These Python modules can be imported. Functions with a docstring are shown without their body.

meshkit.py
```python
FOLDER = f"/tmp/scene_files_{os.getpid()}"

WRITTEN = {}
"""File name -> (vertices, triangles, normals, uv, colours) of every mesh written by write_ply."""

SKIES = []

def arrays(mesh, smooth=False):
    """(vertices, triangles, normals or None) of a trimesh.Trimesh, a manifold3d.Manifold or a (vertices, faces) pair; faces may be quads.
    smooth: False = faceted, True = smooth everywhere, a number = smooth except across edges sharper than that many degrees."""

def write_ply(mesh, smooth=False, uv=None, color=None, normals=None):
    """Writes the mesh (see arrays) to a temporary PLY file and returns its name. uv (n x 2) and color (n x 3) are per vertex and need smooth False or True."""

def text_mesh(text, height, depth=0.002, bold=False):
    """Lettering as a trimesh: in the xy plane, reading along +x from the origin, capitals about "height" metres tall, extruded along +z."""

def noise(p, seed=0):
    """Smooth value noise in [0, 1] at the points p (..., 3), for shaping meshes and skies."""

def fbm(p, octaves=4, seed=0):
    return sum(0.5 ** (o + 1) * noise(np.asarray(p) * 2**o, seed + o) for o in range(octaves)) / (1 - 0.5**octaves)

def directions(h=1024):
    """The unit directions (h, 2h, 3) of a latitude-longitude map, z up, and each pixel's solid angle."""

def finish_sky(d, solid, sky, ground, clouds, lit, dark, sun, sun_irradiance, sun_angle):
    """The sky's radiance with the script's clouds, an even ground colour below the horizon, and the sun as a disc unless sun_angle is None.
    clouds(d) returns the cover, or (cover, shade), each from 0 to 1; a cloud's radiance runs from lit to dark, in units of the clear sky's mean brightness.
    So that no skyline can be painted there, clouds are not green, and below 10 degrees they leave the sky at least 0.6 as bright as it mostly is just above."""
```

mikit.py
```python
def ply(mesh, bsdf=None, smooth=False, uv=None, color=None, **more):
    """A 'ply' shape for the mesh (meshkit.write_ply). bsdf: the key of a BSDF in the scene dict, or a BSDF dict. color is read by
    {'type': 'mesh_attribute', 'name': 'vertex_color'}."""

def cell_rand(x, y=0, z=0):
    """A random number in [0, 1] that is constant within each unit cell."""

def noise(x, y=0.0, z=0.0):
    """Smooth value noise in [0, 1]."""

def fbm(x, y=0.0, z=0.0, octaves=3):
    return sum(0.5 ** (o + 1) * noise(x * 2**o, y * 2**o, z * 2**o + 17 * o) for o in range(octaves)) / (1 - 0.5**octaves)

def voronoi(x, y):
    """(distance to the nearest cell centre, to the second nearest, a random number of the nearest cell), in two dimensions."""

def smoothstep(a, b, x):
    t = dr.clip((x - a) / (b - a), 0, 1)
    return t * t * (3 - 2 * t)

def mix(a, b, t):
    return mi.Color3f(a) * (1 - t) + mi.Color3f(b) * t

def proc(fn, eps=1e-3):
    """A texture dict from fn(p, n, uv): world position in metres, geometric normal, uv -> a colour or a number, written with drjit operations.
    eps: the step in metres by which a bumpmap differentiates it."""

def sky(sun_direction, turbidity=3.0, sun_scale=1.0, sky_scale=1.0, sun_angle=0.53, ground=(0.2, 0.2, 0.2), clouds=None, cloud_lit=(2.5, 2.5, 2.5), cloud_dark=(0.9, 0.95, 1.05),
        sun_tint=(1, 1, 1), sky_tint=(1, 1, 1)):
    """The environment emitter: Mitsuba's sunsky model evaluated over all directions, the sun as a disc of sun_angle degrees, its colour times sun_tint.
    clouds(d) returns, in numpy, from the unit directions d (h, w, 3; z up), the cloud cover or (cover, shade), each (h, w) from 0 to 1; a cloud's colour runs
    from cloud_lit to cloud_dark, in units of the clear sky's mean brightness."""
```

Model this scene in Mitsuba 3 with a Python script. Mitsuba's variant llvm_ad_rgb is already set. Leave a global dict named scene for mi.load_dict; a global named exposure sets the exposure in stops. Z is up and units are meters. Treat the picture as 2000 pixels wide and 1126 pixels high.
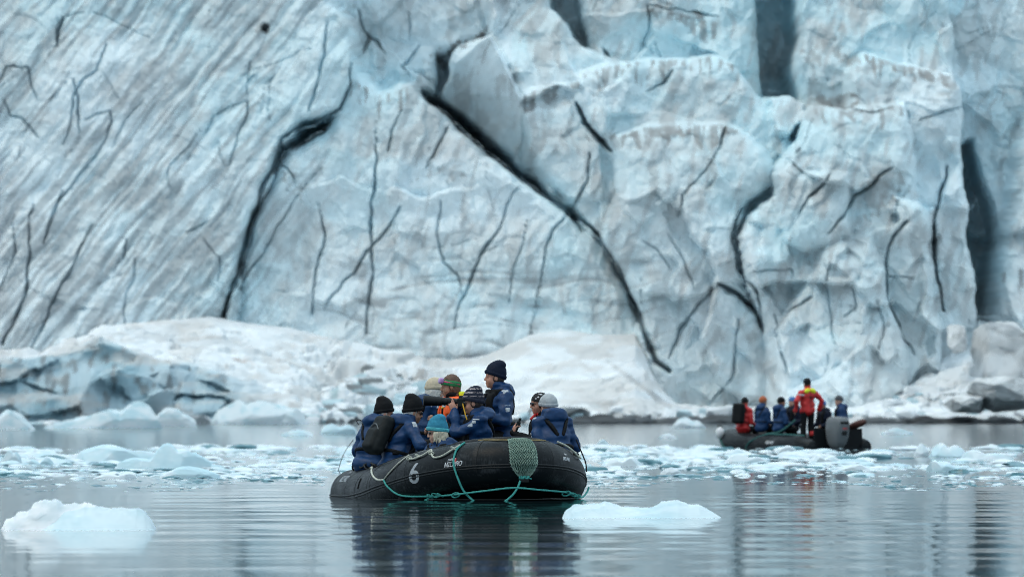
import math, numpy as np, trimesh, mitsuba as mi, drjit as dr, mikit, meshkit
from scipy import ndimage
import shapely

# ---------------------------------------------------------------- camera, sky, exposure
FOCAL, HORIZON, EYE = 17880.0, 799.0, 0.995        # focal length and horizon in pixels of the 2000 px wide photograph; eye height in metres
T = mi.ScalarTransform4f
PITCH = (HORIZON - 563.0) / FOCAL
scene = {'type': 'scene'}
labels = {}
scene['sensor'] = {
    'type': 'thinlens', 'fov': math.degrees(2 * math.atan(1000.0 / FOCAL)), 'fov_axis': 'x',
    'to_world': T().look_at(origin=[0, 0, EYE], target=[0, 1, EYE + PITCH], up=[0, 0, 1]),
    'aperture_radius': 0.024, 'focus_distance': 101.0, 'near_clip': 0.5, 'far_clip': 9000.0,
    'film': {'type': 'hdrfilm', 'width': 1024, 'height': 576}}
def overcast(d):                                    # a full cloud layer, brighter overhead than near the horizon as overcast skies are
    return np.ones(d.shape[:2]), 1 - np.clip(d[..., 2], 0, 1) ** 0.8
scene['sky'] = mikit.sky((-0.45, -0.25, 0.85), turbidity=3, sun_scale=0.25, sun_angle=26, clouds=overcast,
                         cloud_lit=(3.85, 4.85, 5.45), cloud_dark=(1.27, 1.66, 2.0), ground=(0.3, 0.33, 0.35))
exposure = 1.3

# ---------------------------------------------------------------- helpers
def at(px, py, D):
    """A point at distance D (metres), named by where the photograph shows it."""
    return np.array([(px - 1000.0) / FOCAL * D, D, EYE + (HORIZON - py) / FOCAL * D])

def numbered(name):
    if not any(k == name or k.startswith(name + '__') for k in scene): return name
    n = 1
    while any(k == f'{name}_{n:03d}' or k.startswith(f'{name}_{n:03d}__') for k in scene): n += 1
    return f'{name}_{n:03d}'

_used = {}
def key_for(name, parent=None):
    base = (parent + '__' + name) if parent else name
    n = _used.get(base, 0); _used[base] = n + 1
    return base if n == 0 else f'{base}_{n:03d}'

def tag(key, label=None, category=None, group=None, kind=None):
    e = labels.setdefault(key, {})
    if label: e['label'] = label
    if category: e['category'] = category
    if group: e['group'] = group
    if kind: e['kind'] = kind
    return key

def thing(name, label, category, group=None):
    return tag(key_for(name), label, category, group)

def obj(name, mesh, mat, parent=None, smooth=True, **kw):
    key = key_for(name, parent)
    scene[key] = mikit.ply(mesh, mat, smooth=smooth, **kw)
    return key

def grid_mesh(P):
    """P (rows, cols, 3) -> vertices and triangles."""
    r, c = P.shape[:2]
    i = np.arange(r * c).reshape(r, c)
    a, b, d, e = i[:-1, :-1].ravel(), i[:-1, 1:].ravel(), i[1:, :-1].ravel(), i[1:, 1:].ravel()
    return P.reshape(-1, 3), np.vstack([np.c_[a, b, e], np.c_[a, e, d]])

def sstep(a, b, x):
    t = np.clip((x - a) / (b - a), 0, 1)
    return t * t * (3 - 2 * t)

def lerp3(a, b, t):
    return np.asarray(a) * (1 - t[..., None]) + np.asarray(b) * t[..., None]

def spline(pts, n=12, closed=False):
    """Catmull-Rom through the points."""
    p = np.asarray(pts, float)
    q = np.vstack([p[-1], p, p[0], p[1]]) if closed else np.vstack([2 * p[0] - p[1], p, 2 * p[-1] - p[-2]])
    out = []
    t = np.linspace(0, 1, n, endpoint=False)[:, None]
    for k in range(len(q) - 3):
        a, b, c, d = q[k:k + 4]
        out.append(0.5 * (2 * b + (c - a) * t + (2 * a - 5 * b + 4 * c - d) * t ** 2 + (3 * b - a - 3 * c + d) * t ** 3))
    out = np.vstack(out)
    return out if closed else np.vstack([out, p[-1]])

def tube(path, r, sides=8, cap=True):
    """A tube along the path; r a number or one radius per point."""
    p = np.asarray(path, float); n = len(p)
    r = np.broadcast_to(r, n)
    t = np.gradient(p, axis=0); t /= np.maximum(np.linalg.norm(t, axis=1, keepdims=True), 1e-9)
    u = np.zeros_like(p); ref = np.array([0, 0, 1.0]) if abs(t[0, 2]) < 0.9 else np.array([1.0, 0, 0])
    prev = np.cross(t[0], ref); prev /= np.linalg.norm(prev)
    for k in range(n):
        prev = prev - t[k] * (prev @ t[k]); prev /= max(np.linalg.norm(prev), 1e-9); u[k] = prev
    w = np.cross(t, u)
    a = np.linspace(0, 2 * np.pi, sides, endpoint=False)
    V = p[:, None] + r[:, None, None] * (np.cos(a)[None, :, None] * u[:, None] + np.sin(a)[None, :, None] * w[:, None])
    i = np.arange(n * sides).reshape(n, sides); j = np.roll(i, -1, axis=1)
    F = np.vstack([np.c_[i[:-1].ravel(), j[:-1].ravel(), j[1:].ravel()], np.c_[i[:-1].ravel(), j[1:].ravel(), i[1:].ravel()]])
    V = V.reshape(-1, 3)
    if cap:
        V = np.vstack([V, p[0], p[-1]]); c0, c1 = n * sides, n * sides + 1
        F = np.vstack([F, np.c_[j[0], i[0], np.full(sides, c0)], np.c_[i[-1], j[-1], np.full(sides, c1)]])
    return V, F

def join(parts):
    V, F, k = [], [], 0
    for m in parts:
        v, f = (m.vertices, m.faces) if hasattr(m, 'vertices') else m
        V.append(np.asarray(v)); F.append(np.asarray(f) + k); k += len(v)
    return np.vstack(V), np.vstack(F)

# ---------------------------------------------------------------- materials
def principled(key, color, rough, **kw):
    b = color if isinstance(color, dict) else {'type': 'rgb', 'value': list(color)}
    scene[key] = {'type': 'twosided', 'bsdf': {'type': 'principled', 'base_color': b, 'roughness': rough, **kw}}
VC = {'type': 'mesh_attribute', 'name': 'vertex_color'}
principled('mat_glacier', VC, 0.45, specular=0.3)
principled('mat_snow', VC, 0.75, specular=0.2)
principled('mat_ice', VC, 0.3, specular=0.5)
principled('mat_clear_ice', (0.05, 0.17, 0.21), 0.15, specular=0.5)
principled('mat_rock', VC, 0.7, specular=0.3)
scene['mat_water'] = {'type': 'twosided', 'bsdf': {'type': 'roughplastic', 'distribution': 'ggx', 'alpha': 0.0017, 'int_ior': 1.333, 'diffuse_reflectance': {'type': 'rgb', 'value': [0.012, 0.035, 0.042]}}}

# ---------------------------------------------------------------- water: one sheet, real ripples
def make_water():
    rng = np.random.default_rng(4)
    ys = np.concatenate([[-4000, -800, -150, -40, 0, 12, 22, 30, 36], np.arange(40, 150, 0.22), 150 + np.cumsum(np.linspace(0.22, 2.2, 300)), [580, 660, 800, 1200, 2500, 6000]])
    ts = np.concatenate([[-9, -4, -1.5, -0.6, -0.25, -0.13, -0.1], np.linspace(-0.075, 0.075, 150), [0.1, 0.13, 0.25, 0.6, 1.5, 4, 9]])
    Y, Tt = np.meshgrid(ys, ts, indexing='ij')
    X = Tt * np.sqrt(Y ** 2 + 400.0)
    Z = np.zeros_like(X)
    fine = sstep(38, 44, Y) * (1 - sstep(300, 560, Y)) * (1 - sstep(0.07, 0.1, np.abs(Tt)))
    for k in range(110):
        lam = 0.5 * (4.5 / 0.5) ** rng.random()
        ang = rng.uniform(0, np.pi)
        slope = 0.00046 * (lam / 2.5) ** 0.15
        q = 2 * np.pi / lam
        keep = 1 - sstep(lam / 5, lam / 3, np.gradient(ys))[:, None]
        Z += keep * slope / q * np.sin(q * (X * np.cos(ang) + Y * np.sin(ang)) + rng.random() * 6.283)
    gust = 0.2 + 1.7 * sstep(.25, .75, meshkit.fbm(np.stack([X / 5, Y / 22, 0 * X], -1), 3, 5))
    P = np.stack([X, Y, Z * fine * gust], -1)
    tag(obj('water', grid_mesh(P[:, ::-1]), 'mat_water'), 'calm grey-blue sea water with fine horizontal ripples', kind='structure')
make_water()

# ---------------------------------------------------------------- the glacier front: one wall of ice with blocks, ledges, crevasses and cracks, real depth
WALL = 720.0
PXM = FOCAL / WALL                                   # photograph pixels per metre at the wall
BLOCKS = [  # (outline, proud m, tilt (m per 100 px down), side slant (m per 100 px right), rounding m)
    ([(1840, -400), (3300, -400), (3300, 900), (1840, 900)], 4.5, 0.5, 0.8, 1.0),                                             # far right back wall
    ([(1040, -400), (1490, -400), (1478, 60), (1484, 110), (1482, 300), (1100, 300), (1150, 110)], 6.5, 0.5, -0.3, 2.0),     # back block
    ([(1560, -400), (1836, -400), (1850, 20), (1857, 100), (1858, 420), (1560, 420), (1566, 215), (1549, 150), (1556, 60)], 9, 0.45, 0.1, 1.8),   # tower
    ([(640, -400), (960, -400), (946, 10), (950, 70), (900, 90), (850, 108), (852, 190), (700, 200), (640, 60)], 5, 0.6, -0.2, 1.5),   # recessed upper middle
    ([(880, 120), (900, 92), (950, 70), (975, 60), (960, 90), (905, 130), (885, 135)], 8.5, 0.0, 0, 0.8),                   # small lip
    ([(948, -400), (1050, -400), (1075, 20), (1130, 92), (1200, 128), (1230, 420), (1090, 420), (1046, 330), (1012, 250), (1000, 175), (962, 95), (946, 20)], 9, 1.1, 0.2, 1.6),     # tooth
    ([(1015, 190), (1060, 178), (1128, 160), (1180, 200), (1260, 520), (1180, 520), (1110, 400), (1050, 320), (1005, 235)], 11, 0.5, 0.1, 1.6),
    ([(1118, 152), (1200, 133), (1300, 120), (1385, 113), (1428, 138), (1465, 190), (1500, 235), (1535, 285), (1600, 300), (1600, 520), (1250, 520), (1180, 300), (1122, 215)], 12, 0.75, 0.1, 1.8),      # big block
    ([(1490, 200), (1530, 194), (1562, 212), (1556, 240), (1530, 280), (1500, 275)], 13.2, 3.4, -1.0, 0.5),                   # snow ledge
    ([(1195, 272), (1240, 258), (1330, 250), (1412, 249), (1460, 285), (1498, 322), (1500, 372), (1446, 408), (1422, 470), (1432, 530), (1480, 640), (1500, 900), (1260, 900), (1235, 600), (1170, 470), (1200, 380)], 15, 0.55, 0.15, 2.0),   # front middle block
    ([(1640, 150), (1672, 113), (1740, 130), (1846, 158), (1864, 195), (1858, 300), (1872, 420), (1890, 610), (1898, 900), (1740, 900), (1740, 300), (1640, 240)], 13.5, 0.5, -0.2, 1.8),  # right block
    ([(1556, 232), (1572, 215), (1640, 222), (1745, 213), (1762, 280), (1772, 400), (1795, 440), (1800, 560), (1818, 700), (1820, 900), (1484, 900), (1478, 640), (1440, 545), (1428, 470), (1446, 425), (1500, 395), (1500, 335), (1542, 290)], 17, 0.55, 0.1, 2.4),  # front right block
    ([(1505, 395), (1500, 350), (1530, 322), (1560, 345), (1600, 350), (1640, 355), (1640, 470), (1560, 500), (1520, 480)], 19.4, 0.2, 0.2, 2.0),     # bulge
    ([(2050, 150), (2010, 215), (1985, 330), (1962, 430), (1938, 520), (1926, 620), (1930, 900), (3300, 900), (3300, 150)], 11.5, 0.6, 0.4, 2.2),   # right front
    ([(-1400, -400), (640, -400), (652, 20), (690, 60), (700, 150), (668, 228), (600, 250), (556, 300), (540, 350), (500, 440), (440, 900), (-1400, 900)], 11, 0.85, 0.12, 1.4),   # left wall
    ([(672, 190), (682, 150), (715, 146), (740, 186), (775, 166), (805, 166), (830, 200), (900, 262), (990, 335), (1080, 405), (1160, 470), (1222, 580), (1290, 740), (1300, 900), (430, 900), (500, 442), (548, 335), (570, 300), (640, 262)], 12.2, 0.62, 0.12, 2.0),   # middle slab
    ([(1500, 640), (1560, 560), (1600, 470), (1680, 460), (1705, 530), (1712, 600), (1745, 690), (1760, 900), (1495, 900)], 19.5, 0.4, -0.1, 1.6),
]
CRACKS = [  # (polyline, half width at its ends px, depth m, sediment 0-1)
    ([(690, 150), (688, 185), (668, 225), (640, 238), (600, 248), (565, 280), (548, 315), (540, 345), (522, 380), (505, 430), (490, 480), (470, 540), (455, 590), (446, 630)], 1.5, 9, 3.5, 1.0),
    ([(548, 322), (566, 334), (580, 352), (584, 372)], 4, 2, 1.2, 0.6),
    ([(690, 152), (700, 120), (712, 85), (722, 70), (706, 42), (697, 12)], 4, 5, 1.6, 0.6), ([(718, 66), (735, 75), (750, 100)], 5, 3, 1.2, 0.7),
    ([(800, 10), (802, 50), (800, 80)], 2, 3, 1.0, 0.6), ([(822, 85), (805, 110), (786, 130), (800, 142)], 3, 5, 1.6, 0.6),
    ([(822, 182), (870, 210), (905, 246), (950, 283), (1000, 330), (1060, 378), (1110, 412), (1145, 448), (1165, 468)], 19, 7, 10.0, 0.8),
    ([(885, 225), (930, 262), (975, 300), (1010, 338)], 14, 13, 9.0, 0.8),
    ([(1165, 468), (1200, 520), (1222, 575), (1240, 620), (1255, 665), (1275, 705), (1305, 725)], 2, 10, 3.0, 0.9), ([(1220, 575), (1238, 610), (1250, 640)], 4, 4, 2.5, 0.9),
    ([(630, 410), (640, 470), (632, 540), (626, 590), (618, 622)], 2, 5, 1.3, 0.7), ([(740, 250), (738, 330), (736, 420), (735, 500), (727, 570), (715, 655)], 2, 5, 1.5, 0.75),
    ([(782, 412), (760, 450), (740, 480), (700, 530), (670, 570), (640, 612)], 5, 2, 1.3, 0.7), ([(1018, 362), (985, 410), (960, 470), (940, 510), (920, 550), (900, 600), (890, 650)], 2, 4, 1.3, 0.7),
    ([(860, 395), (857, 460), (870, 510), (900, 540), (905, 580)], 3, 2, 1.0, 0.6), ([(1032, 425), (1015, 490), (1000, 540), (990, 590)], 2, 2, 0.9, 0.6),
    ([(1150, 308), (1140, 360), (1120, 410), (1090, 450), (1070, 490), (1060, 560), (1045, 605)], 5, 2, 1.3, 0.65), ([(885, 248), (865, 285), (845, 315), (828, 340)], 4, 2, 1.1, 0.7),
    ([(785, 225), (772, 270), (765, 310)], 2, 2, 0.9, 0.4), ([(1122, 212), (1145, 250), (1170, 280), (1192, 302)], 5, 7, 4.0, 0.95),
    ([(218, 100), (205, 150), (180, 165), (165, 190), (155, 230), (140, 275), (133, 288)], 4, 2, 1.6, 0.8), ([(160, 165), (172, 200), (160, 275)], 6, 2, 1.4, 0.8),
    ([(175, 242), (226, 230), (232, 250), (222, 275), (200, 310), (160, 360), (120, 420), (100, 485)], 3, 2, 1.5, 0.7),
    ([(80, 405), (72, 430), (72, 500), (70, 560), (50, 630), (33, 680)], 2, 5, 1.6, 0.8), ([(135, 380), (115, 450), (100, 485)], 3, 2, 1.2, 0.7), ([(200, 440), (170, 510), (140, 560), (100, 650), (86, 680)], 2, 4, 1.4, 0.75),
    ([(265, 478), (262, 515)], 3, 3, 1, 0.7), ([(285, 512), (282, 545), (268, 580), (258, 610), (258, 640)], 3, 2, 1.2, 0.7), ([(47, 430), (45, 500), (20, 560), (0, 585)], 2, 2, 0.9, 0.5),
    ([(640, 50), (635, 120), (625, 180), (612, 228)], 2, 4, 1.3, 0.8), ([(495, 130), (490, 200), (493, 240), (478, 275), (460, 340)], 2.5, 1.5, 1.0, 0.7), ([(508, 155), (490, 175)], 3, 2, .8, .6),
    ([(490, 205), (455, 225), (430, 240), (410, 268)], 1.5, 3, 1.0, 0.6), ([(1832, 332), (1815, 380), (1800, 440), (1805, 500), (1815, 560), (1822, 615)], 6, 4, 4.0, 0.95),
    ([(1752, 442), (1725, 475), (1710, 530), (1715, 590), (1740, 660), (1762, 692)], 5, 3, 2.2, 0.8), ([(1706, 545), (1730, 548), (1760, 555)], 3, 2, 1.0, 0.6),
    ([(1505, 378), (1470, 400), (1440, 418), (1420, 470), (1430, 530), (1465, 580), (1478, 645)], 3, 5, 3.0, 0.5), ([(1500, 618), (1505, 680), (1512, 724)], 2, 4, 1.8, 0.8),
    ([(1422, 620), (1422, 690), (1415, 740), (1380, 785)], 4, 3, 1.5, 0.7), ([(1392, 568), (1350, 610), (1320, 650), (1300, 700)], 4, 6, 1.6, 0.75), ([(1562, 588), (1530, 610), (1495, 652)], 4, 2, 1.2, 0.7),
    ([(1390, 566), (1430, 580), (1460, 610), (1476, 650)], 7, 3, 4.0, 0.9), ([(1606, 350), (1585, 375), (1560, 400), (1545, 432)], 4, 2, 2.0, 0.7),
    ([(1722, 342), (1690, 370), (1650, 390), (1630, 430), (1600, 462)], 6, 3, 2.4, 0.45), ([(1413, 262), (1395, 302)], 3, 3, 1.4, 0.3), ([(1395, 302), (1360, 345), (1320, 390), (1315, 440)], 2, 2, 1.0, 0.4),
    ([(1780, 246), (1830, 226), (1862, 221)], 2, 3, 1.3, 0.8), ([(136, 44), (126, 70), (122, 100)], 3, 5, 1.6, 0.9), ([(130, 42), (200, 42), (250, 60), (310, 88)], 1.2, 1.2, 0.5, 0.6),
    ([(25, 200), (40, 235), (62, 240), (85, 275)], 2, 3, 1.2, 0.4), ([(20, 175), (30, 140), (70, 140), (75, 170), (90, 205)], 3, 2, 1.0, 0.35), ([(520, 60), (524, 72)], 8, 6, 2, 0.9),
    ([(1310, 150), (1290, 180), (1260, 195)], 5, 2, 1, 0.5), ([(1265, 15), (1330, 20), (1400, 36)], 2, 4, 1.0, 0.8), ([(1268, 18), (1265, 60), (1245, 105)], 3, 1.5, 0.6, 0.5), ([(1175, 95), (1195, 122)], 5, 3, 2.0, 0.9),
    ([(1250, 480), (1280, 500), (1300, 540)], 2, 2, .8, .5), ([(1300, 470), (1318, 500), (1345, 575)], 2, 2, .9, .6), ([(1600, 520), (1590, 560), (1600, 620), (1610, 690)], 2, 2, .8, .4),
    ([(1640, 565), (1648, 600), (1625, 620)], 3, 2, .9, .6), ([(1690, 590), (1700, 640), (1690, 700)], 2, 2, .7, .4), ([(1455, 545), (1520, 540), (1530, 580)], 2, 2, .9, .6),
    ([(640, 340), (600, 380), (560, 440), (520, 500), (490, 540), (470, 590)], 1.5, 2, .8, .55), ([(350, 390), (345, 340), (380, 290), (400, 260)], 1.5, 1.5, .7, .5), ([(300, 200), (260, 250), (235, 300)], 1.5, 1.5, .7, .5),
    ([(420, 430), (390, 455), (375, 465)], 2, 3, .9, .6), ([(410, 470), (440, 510), (430, 560)], 2, 2, .8, .5), ([(1760, 262), (1752, 225)], 2, 4, 1, .8), ([(1640, 225), (1690, 232), (1720, 222)], 2, 2, .8, .8),
]
DIRT = [  # brown debris: (centre, half size, angle in degrees, strength)
    ((900, 88), (62, 13), -22, 1.0), ((865, 118), (16, 10), 30, 0.7), ((1335, 30), (60, 9), 5, 0.9), ((1060, 205), (45, 22), -10, 0.45), ((1300, 272), (95, 12), -4, 0.75), ((1620, 205), (34, 16), 10, 0.9),
    ((1740, 145), (90, 12), 14, 0.6), ((1690, 395), (55, 28), -35, 0.55), ((860, 345), (50, 14), -10, 0.55), ((1590, 120), (26, 55), 60, 0.5), ((520, 68), (14, 11), 0, 0.9), ((1540, 160), (12, 40), 0, 0.2),
    ((575, 355), (28, 18), 60, 0.5), ((455, 600), (26, 45), 20, 0.4), ((1575, 500), (40, 26), 15, 0.4), ((1310, 20), (40, 8), 0, 0.6), ((1840, 185), (14, 28), -10, 0.5), ((1060, 260), (18, 60), 15, 0.3), ((680, 18), (16, 6), -30, .5),
]

EDGES = [[(1128, 150), (1200, 133), (1300, 120), (1385, 113), (1428, 138)], [(1195, 272), (1240, 258), (1330, 250), (1412, 249)], [(1672, 113), (1740, 130), (1846, 158)], [(1572, 215), (1640, 222), (1745, 213)], [(1010, 195), (1060, 178), (1126, 162)], [(1265, 22), (1335, 24), (1402, 40)], [(1935, 530), (1965, 520), (2010, 545)], [(690, 160), (740, 188), (800, 170)]]

def poly_dist(px, py, pts, w0, w1):
    """Distance to the polyline divided by its (tapering) half width."""
    pts = np.asarray(pts, float)
    seg = np.linalg.norm(np.diff(pts, axis=0), axis=1); cum = np.r_[0, np.cumsum(seg)] / seg.sum()
    best = np.full(px.shape, 1e9)
    for k in range(len(seg)):
        a, b = pts[k], pts[k + 1]
        t = np.clip(((px - a[0]) * (b[0] - a[0]) + (py - a[1]) * (b[1] - a[1])) / max(seg[k] ** 2, 1e-9), 0, 1)
        d = np.hypot(px - a[0] - t * (b[0] - a[0]), py - a[1] - t * (b[1] - a[1]))
        u = cum[k] + t * (cum[k + 1] - cum[k])
        w = (w0 + (w1 - w0) * u) * (0.2 + 0.8 * np.sin(np.pi * np.clip(u * 0.94 + 0.03, 0, 1)) ** 0.7)
        best = np.minimum(best, d / w)
    return best

def ridged(p, octaves=3, seed=0):
    return sum(0.5 ** o * (1 - np.abs(2 * meshkit.noise(p * 2 ** o, seed + 31 * o) - 1)) for o in range(octaves)) / 1.75

def make_glacier():
    xs = np.concatenate([np.linspace(-1300, -60, 120, endpoint=False), np.arange(-60, 2060, 1.9), np.linspace(2060, 3200, 110)])
    ys = np.concatenate([np.linspace(-380, -30, 60, endpoint=False), np.arange(-30, 850, 1.9), [870, 900]])
    PX, PY = np.meshgrid(xs, ys)
    N3 = lambda a, b, z=0.0: np.stack([PX / a, PY / b, np.full(PX.shape, z)], -1)
    wx = PX + 10 * (meshkit.fbm(N3(60, 60), 4, 1) - 0.5) * 2
    wy = PY + 10 * (meshkit.fbm(N3(60, 60), 4, 2) - 0.5) * 2
    # blocks: rasterised on an even grid for their edge distances
    gx, gy = np.arange(-1400, 3301, 3.0), np.arange(-400, 921, 3.0)
    GX, GY = np.meshgrid(gx, gy)
    proud = np.full(PX.shape, -7.0) + 0.4 * PY / 100
    which = np.zeros(PX.shape, int)
    for n, (pts, base, tilt, slant, R) in enumerate(BLOCKS):
        p = np.asarray(pts, float)
        inside = shapely.contains_xy(shapely.Polygon(p), GX, GY)
        pad = np.pad(inside, 1, mode='edge')
        d = (ndimage.distance_transform_edt(pad)[1:-1, 1:-1] - ndimage.distance_transform_edt(~pad)[1:-1, 1:-1]) * 3.0
        d = ndimage.map_coordinates(d, [(wy + 400) / 3.0, (wx + 1400) / 3.0], order=1, mode='nearest') / PXM
        base = base if n >= 14 and n < 16 else 10 + 2.2 * (base - 10) if base < 10 else 10 + 1.7 * (base - 10)
        fall = np.maximum(PY - p[:, 1].clip(-50).min(), 0)
        f = base + (0.5 * tilt if n < 14 else tilt) * fall / 100 - (0 if n in (14,) else 1.3) * np.exp(-fall / 70) - (0 if n in (14,) else 2.2) * np.exp(-fall / 13) + slant * (PX - p[:, 0].clip(0, 2000).mean()) / 100
        q = np.clip(1 - d / (0.50 * R), 0, 1)
        f = f - 1.35 * R * (1 - np.sqrt(np.maximum(1 - q ** 2, 0)))
        f = np.where(d > 0, f, np.where(d > -0.5, f - 4 + d * 14, -60))
        which = np.where(f > proud, n + 1, which)
        proud = np.maximum(proud, f)
    # overhanging shaded facet above the long crevasse: leans out to the right
    facet = 9.3 - (np.interp(PY, [70, 180, 330, 420], [965, 1004, 1050, 1105]) - PX) * 0.085 - (PY - 250) * 0.045
    m = shapely.contains_xy(shapely.Polygon([(885, 135), (955, 80), (1004, 180), (1050, 330), (1120, 410), (1020, 335), (930, 250), (860, 190)]), wx, wy)
    proud = np.where(m & (which != 16), np.maximum(facet, proud - 3), proud)
    deep = shapely.contains_xy(shapely.Polygon([(1482, -400), (1556, -400), (1549, 150), (1560, 196), (1500, 192), (1484, 150)]), wx, wy) | \
        shapely.contains_xy(shapely.Polygon([(1862, 300), (1900, 270), (1935, 380), (1945, 450), (1926, 612), (1888, 606)]), wx, wy)
    proud = np.where(deep, proud - 14, proud)
    proud = ndimage.gaussian_filter(proud, 0.9)
    # surface form: strata, scallops, chips
    left = 1 - sstep(480, 760, PX + (PY - 300) * 0.35)
    ang = np.radians(128)
    u = (PX * np.cos(ang) + PY * np.sin(ang)); v = (-PX * np.sin(ang) + PY * np.cos(ang))
    u, v = u + 16 * (meshkit.fbm(N3(150, 150), 2, 8) - .5), v + 26 * (meshkit.fbm(N3(110, 110), 3, 9) - .5)
    S3 = lambda a, b, z=0.0: np.stack([u / a, v / b, np.full(PX.shape, z)], -1)
    strata = ridged(S3(150, 30), 3, 11)
    low = sstep(440, 580, PY) * sstep(560, 700, PX) * (1 - sstep(1240, 1330, PX))
    wav = PY + 34 * (meshkit.fbm(N3(190, 90), 3, 21) - 0.5) * 2 + 0.0009 * (PX - 950) ** 2 * 0.25
    beds = ridged(np.stack([PX / 220, wav / 21, 0 * PX], -1), 2, 23)
    proud += left * (-0.7 * strata ** 3) - low * 0.55 * beds ** 4
    from scipy.spatial import cKDTree                    # fracture facets: cells that each break along a plane of their own
    rf = np.random.default_rng(77)
    for size, steep, seed_ in ((150, .46, 1), (50, .30, 2)):
        cx, cy = np.meshgrid(np.arange(-1400, 3300, size), np.arange(-450, 950, size * 1.25)); c = np.c_[cx.ravel(), cy.ravel()] + rf.uniform(-.48, .48, (cx.size, 2)) * size
        fx, fy = PX + 0.22 * size * (meshkit.fbm(N3(size * .5, size * .5), 3, 80 + seed_) - .5) * 2, PY + 0.22 * size * (meshkit.fbm(N3(size * .5, size * .5), 3, 84 + seed_) - .5) * 2
        k = cKDTree(c).query(np.c_[fx.ravel(), fy.ravel()])[1]
        g = rf.normal(0, steep, (len(c), 2)) * [1.0, .8] + [0, .12]; o = rf.normal(0, size / PXM * .10, len(c))
        fac = (((fx.ravel() - c[k, 0]) * g[k, 0] + (fy.ravel() - c[k, 1]) * g[k, 1]) / PXM + o[k]).reshape(PX.shape)
        proud += np.clip(fac, -2.4, 2.4) * (1 - .80 * left) * (.30 + .45 * sstep(300, 520, PY)) * (1 - .6 * low) * (1 - .45 * (which == 16))
    proud = ndimage.gaussian_filter(proud, 0.7)
    proud += 2.6 * (meshkit.fbm(N3(210, 170), 3, 3) - 0.5) + 1.9 * (meshkit.fbm(N3(75, 85), 3, 4) - 0.5) * (1 - 0.45 * left - 0.3 * low)
    scal = ridged(N3(95, 115, 3.0), 2, 41); proud -= 0.9 * (scal ** 4) * (1 - 0.6 * left)
    proud += 0.55 * (meshkit.fbm(N3(17, 22), 3, 5) - 0.5) + 0.10 * (meshkit.noise(N3(5, 6), 6) - 0.5)
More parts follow.
